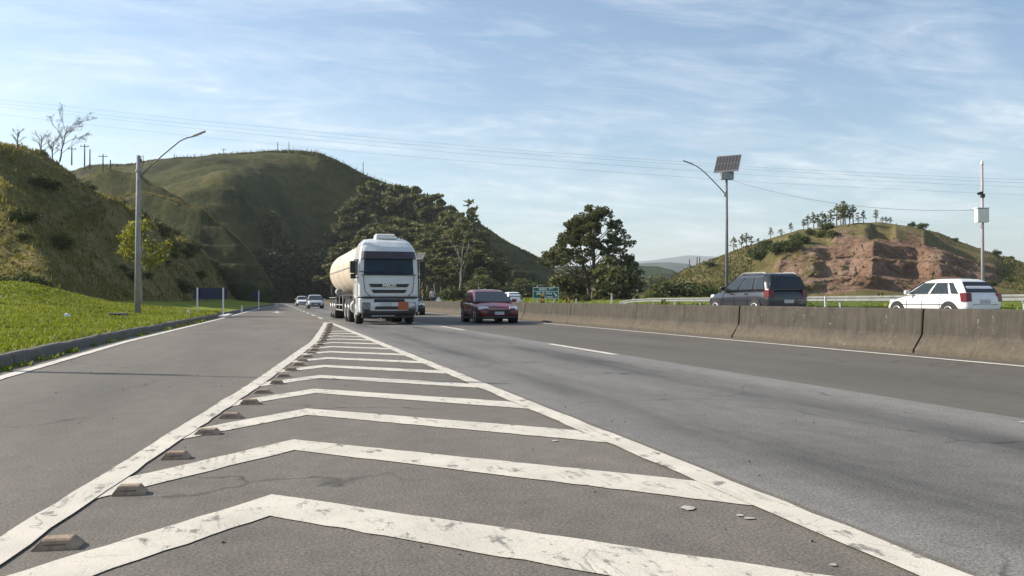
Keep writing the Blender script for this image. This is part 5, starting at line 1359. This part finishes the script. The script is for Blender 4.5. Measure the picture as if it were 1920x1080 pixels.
# people at the roadside, a bag, far houses
def person(loc, rz, label, shirt, trousers, hgt=1.74):
    e = empty('person', loc, rz, label, 'person')
    s = hgt / 1.74
    me = bpy.data.meshes.new('body')
    V = [(0, 0, .95), (0, 0, 1.18), (0, 0, 1.40), (0, 0, 1.50), (0, .02, 1.60), (0, .02, 1.72),
         (.10, 0, .90), (.12, .01, .48), (.13, -.02, .06), (.13, .12, .03), (-.10, 0, .90), (-.13, .03, .48), (-.14, 0, .06), (-.14, .14, .03),
         (.19, 0, 1.40), (.27, -.03, 1.13), (.27, .08, .88), (.27, .12, .80), (-.19, 0, 1.40), (-.27, -.03, 1.13), (-.26, .08, .88), (-.26, .12, .80)]
    E = [(0, 1), (1, 2), (2, 3), (3, 4), (4, 5), (0, 6), (6, 7), (7, 8), (8, 9), (0, 10), (10, 11), (11, 12), (12, 13), (2, 14), (14, 15), (15, 16), (16, 17), (2, 18), (18, 19), (19, 20), (20, 21)]
    RD = [.15, .15, .16, .06, .095, .08, .10, .07, .045, .035, .10, .07, .045, .035, .075, .05, .037, .035, .075, .05, .037, .035]
    me.from_pydata([Vector(v) * s for v in V], E, []); me.update()
    o = bpy.data.objects.new('body', me); COL.objects.link(o)
    o.modifiers.new('skin', 'SKIN'); 
    if not me.skin_vertices: me.attributes.new('skin', 'FLOAT', 'POINT')
    for i, sv in enumerate(me.skin_vertices[0].data): sv.radius = (RD[i] * s, RD[i] * s * (.7 if i < 3 else 1)); sv.use_root = (i == 0)
    o.modifiers.new('sub', 'SUBSURF').levels = 1
    dg = bpy.context.evaluated_depsgraph_get(); nm = bpy.data.meshes.new_from_object(o.evaluated_get(dg)); bpy.data.objects.remove(o)
    nm.materials.clear()
    for mt in (M['skin'], M[shirt], M[trousers]): nm.materials.append(mt)
    for p in nm.polygons:
        c = p.center / s; p.use_smooth = True
        p.material_index = 1 if (.93 < c.z < 1.47 and (abs(c.x) < .24 or c.z > 1.18)) else (2 if .07 < c.z <= .95 and abs(c.x) < .22 else (2 if c.z < .07 else 0))
    ob_ = bpy.data.objects.new('body', nm); COL.objects.link(ob_); ob_.parent = e
    m = MB(); m.rings([[Vector((.085 * k * math.cos(t), .01 + .10 * k * math.sin(t), z)) * s for t in [2 * math.pi * i / 12 for i in range(12)]] for z, k in ((1.64, 1.0), (1.70, 1.08), (1.76, .95), (1.80, .5))]); m.build('hair', M['black'], e, smooth=True)
    return e
M['skin'] = plain('skin', (.22, .12, .08), .6, 0, .05); M['shirt'] = plain('grey_shirt', (.36, .36, .38), .8, 0, .08); M['trousers'] = plain('dark_trousers', (.04, .04, .05), .8, 0, .1)
b = P(811, 560, 80); person((b.x, b.y, .30), math.pi - .3, 'person in a light grey shirt standing beyond the barrier', 'shirt', 'trousers', 1.72)
b = P(822, 560, 80); m = MB(); m.rings([[Vector((b.x + .32 * k * math.cos(t), b.y + .25 * k * math.sin(t), .3 + z)) for t in [2 * math.pi * i / 12 for i in range(12)]] for z, k in ((0, .9), (.2, 1.05), (.45, 1.0), (.68, .75), (.80, .35), (.88, .45), (.90, .2))]); tag(m.build('white_sack', M['white_metal'], smooth=True), 'white sack standing beside the person beyond the barrier', 'sack')
for px, py, d, w_, h_, lab in ((1200, 551, 300, 5, 2.6, 'small pale house with a white roof in the valley behind the guardrail end'), (1216, 547, 320, 6, 2.6, 'small house with a terracotta roof in the valley'), (1198, 541, 430, 7, 3, 'farthest small house in the valley')):
    b = P(px, py, d); e = empty('house', (b.x, b.y, b.z - 2.5), .4, lab, 'house')
    m = MB(); m.box((0, 0, h_ / 2), (w_, w_ * .7, h_)); m.build('wall', M['white_metal'], e)
    m = MB(); m.slab([(-w_ * .56, -w_ * .42, h_ - .1), (w_ * .56, -w_ * .42, h_ - .1), (w_ * .56, 0, h_ + 1.1), (-w_ * .56, 0, h_ + 1.1)], .12); m.slab([(-w_ * .56, 0, h_ + 1.1), (w_ * .56, 0, h_ + 1.1), (w_ * .56, w_ * .42, h_ - .1), (-w_ * .56, w_ * .42, h_ - .1)], .12); m.build('roof', M['sign_white'] if 'white roof' in lab else M['roof'] if 'roof' in M else M['bark'], e)
    m = MB(); m.box((-w_ * .2, -w_ * .352, h_ * .55), (w_ * .16, .04, h_ * .4)); m.build('window', M['glass'], e); m = MB(); m.box((w_ * .2, -w_ * .352, h_ * .4), (w_ * .15, .04, h_ * .75)); m.build('door', M['bark'], e)

M['old_paint'] = plain('old_paint', (.36, .34, .30), .85, 0, .3, 30)
r = random.Random(61)                                      # flakes of old paint left on the tarmac
for px, py, w_ in ((1290, 952, .09), (1388, 966, .04), (1404, 971, .055), (1562, 1058, .03), (1040, 826, .06)):
    c = G(px, py, .006); m = MB(); n = 9
    m.add([(c.x + w_ * .5 * math.cos(t) * r.uniform(.6, 1.2), c.y + w_ * .55 * math.sin(t) * r.uniform(.5, 1.2), .006) for t in [2 * math.pi * i / n for i in range(n)]], [tuple(range(n))])
    m.build('paint_flake', M['old_paint'], road, fix=False)
# ================================================================ LIGHT AND AIR
SUN_AZ = math.atan2(-.88, .477)          # clockwise from +Y
SUN_EL = R(31)
sd = bpy.data.lights.new('sun', 'SUN'); so = bpy.data.objects.new('sun', sd); COL.objects.link(so)
sd.energy = 5.0; sd.angle = R(.53); sd.color = (1.0, .90, .77)
dirv = Vector((math.sin(SUN_AZ) * math.cos(SUN_EL), math.cos(SUN_AZ) * math.cos(SUN_EL), math.sin(SUN_EL)))
so.rotation_euler = dirv.to_track_quat('Z', 'Y').to_euler()
w = bpy.data.worlds.new('World'); SC.world = w; w.use_nodes = True; nt = w.node_tree
bg = nt.nodes['Background']
sky = nt.nodes.new('ShaderNodeTexSky'); sky.sky_type = 'NISHITA'; sky.sun_disc = False
sky.sun_elevation = SUN_EL; sky.sun_rotation = SUN_AZ; sky.altitude = 500; sky.air_density = 1.15; sky.dust_density = 1.5; sky.ozone_density = 1.1
class WT(NT):
    def __init__(s, t): s.t = t
W = WT(nt)
tc = nt.nodes.new('ShaderNodeTexCoord').outputs['Generated']
x, y, z = W.sep(tc)
zz = W.math('ADD', W.math('MAXIMUM', z, 0.0), .14)
cv = nt.nodes.new('ShaderNodeCombineXYZ')
nt.links.new(W.math('DIVIDE', x, zz), cv.inputs[0]); nt.links.new(W.math('DIVIDE', y, zz), cv.inputs[1])
cv = cv.outputs[0]
c1 = W.noise(W.mapv(cv, (.8, 1.2, 1), rot=(0, 0, .5)), 1.9, 9, .62, .7)
c2 = W.noise(W.mapv(cv, (.7, 1.8, 1), (3.3, 1.7, 0), (0, 0, .9)), 3.6, 9, .66, 1.1)
c3 = W.noise(W.mapv(cv, (.5, .5, 1), (1.3, 7.7, 0)), .9, 3, .5)
c = W.math('ADD', W.math('ADD', W.math('MULTIPLY', c1, .45), W.math('MULTIPLY', c2, .33)), W.math('MULTIPLY', c3, .22))
cm = W.ramp(c, [(.44, 0.0), (.53, .24), (.61, .66), (.74, 1.0)])
cm = W.math('MULTIPLY', cm, .80)
CLOUD = (7.4, 7.8, 8.0)
skyc = W.mix(1.0, sky.outputs[0], (.95, 1.03, 1.08), 'MULTIPLY')
col = W.mix(cm, skyc, CLOUD)
nt.links.new(col, bg.inputs[0]); bg.inputs[1].default_value = .095

hz = MB(); hz.box((0, 5000, 199), (20000, 12000, 400)); 
ho = hz.build('haze', [], fix=True)
hm = bpy.data.materials.new('haze_air'); hm.use_nodes = True; t = hm.node_tree
for n in list(t.nodes):
    if n.type == 'BSDF_PRINCIPLED': t.nodes.remove(n)
pv = t.nodes.new('ShaderNodeVolumePrincipled'); pv.inputs['Color'].default_value = (.86, .93, 1, 1); pv.inputs['Density'].default_value = HAZE
pv.inputs['Anisotropy'].default_value = .2
t.links.new(pv.outputs[0], [n for n in t.nodes if n.type == 'OUTPUT_MATERIAL'][0].inputs['Volume'])
ho.data.materials.append(hm); ho['kind'] = 'stuff'

vs = SC.view_settings; SC.display_settings.display_device = 'sRGB'
vs.view_transform = 'Standard'; vs.look = 'None'; vs.exposure = 0.70; vs.gamma = 1; vs.use_curve_mapping = False
SC.cycles.max_bounces = 6; SC.cycles.volume_bounces = 0; SC.cycles.transparent_max_bounces = 8
SC.cycles.use_denoising = True
SC.cycles.volume_step_rate = 1
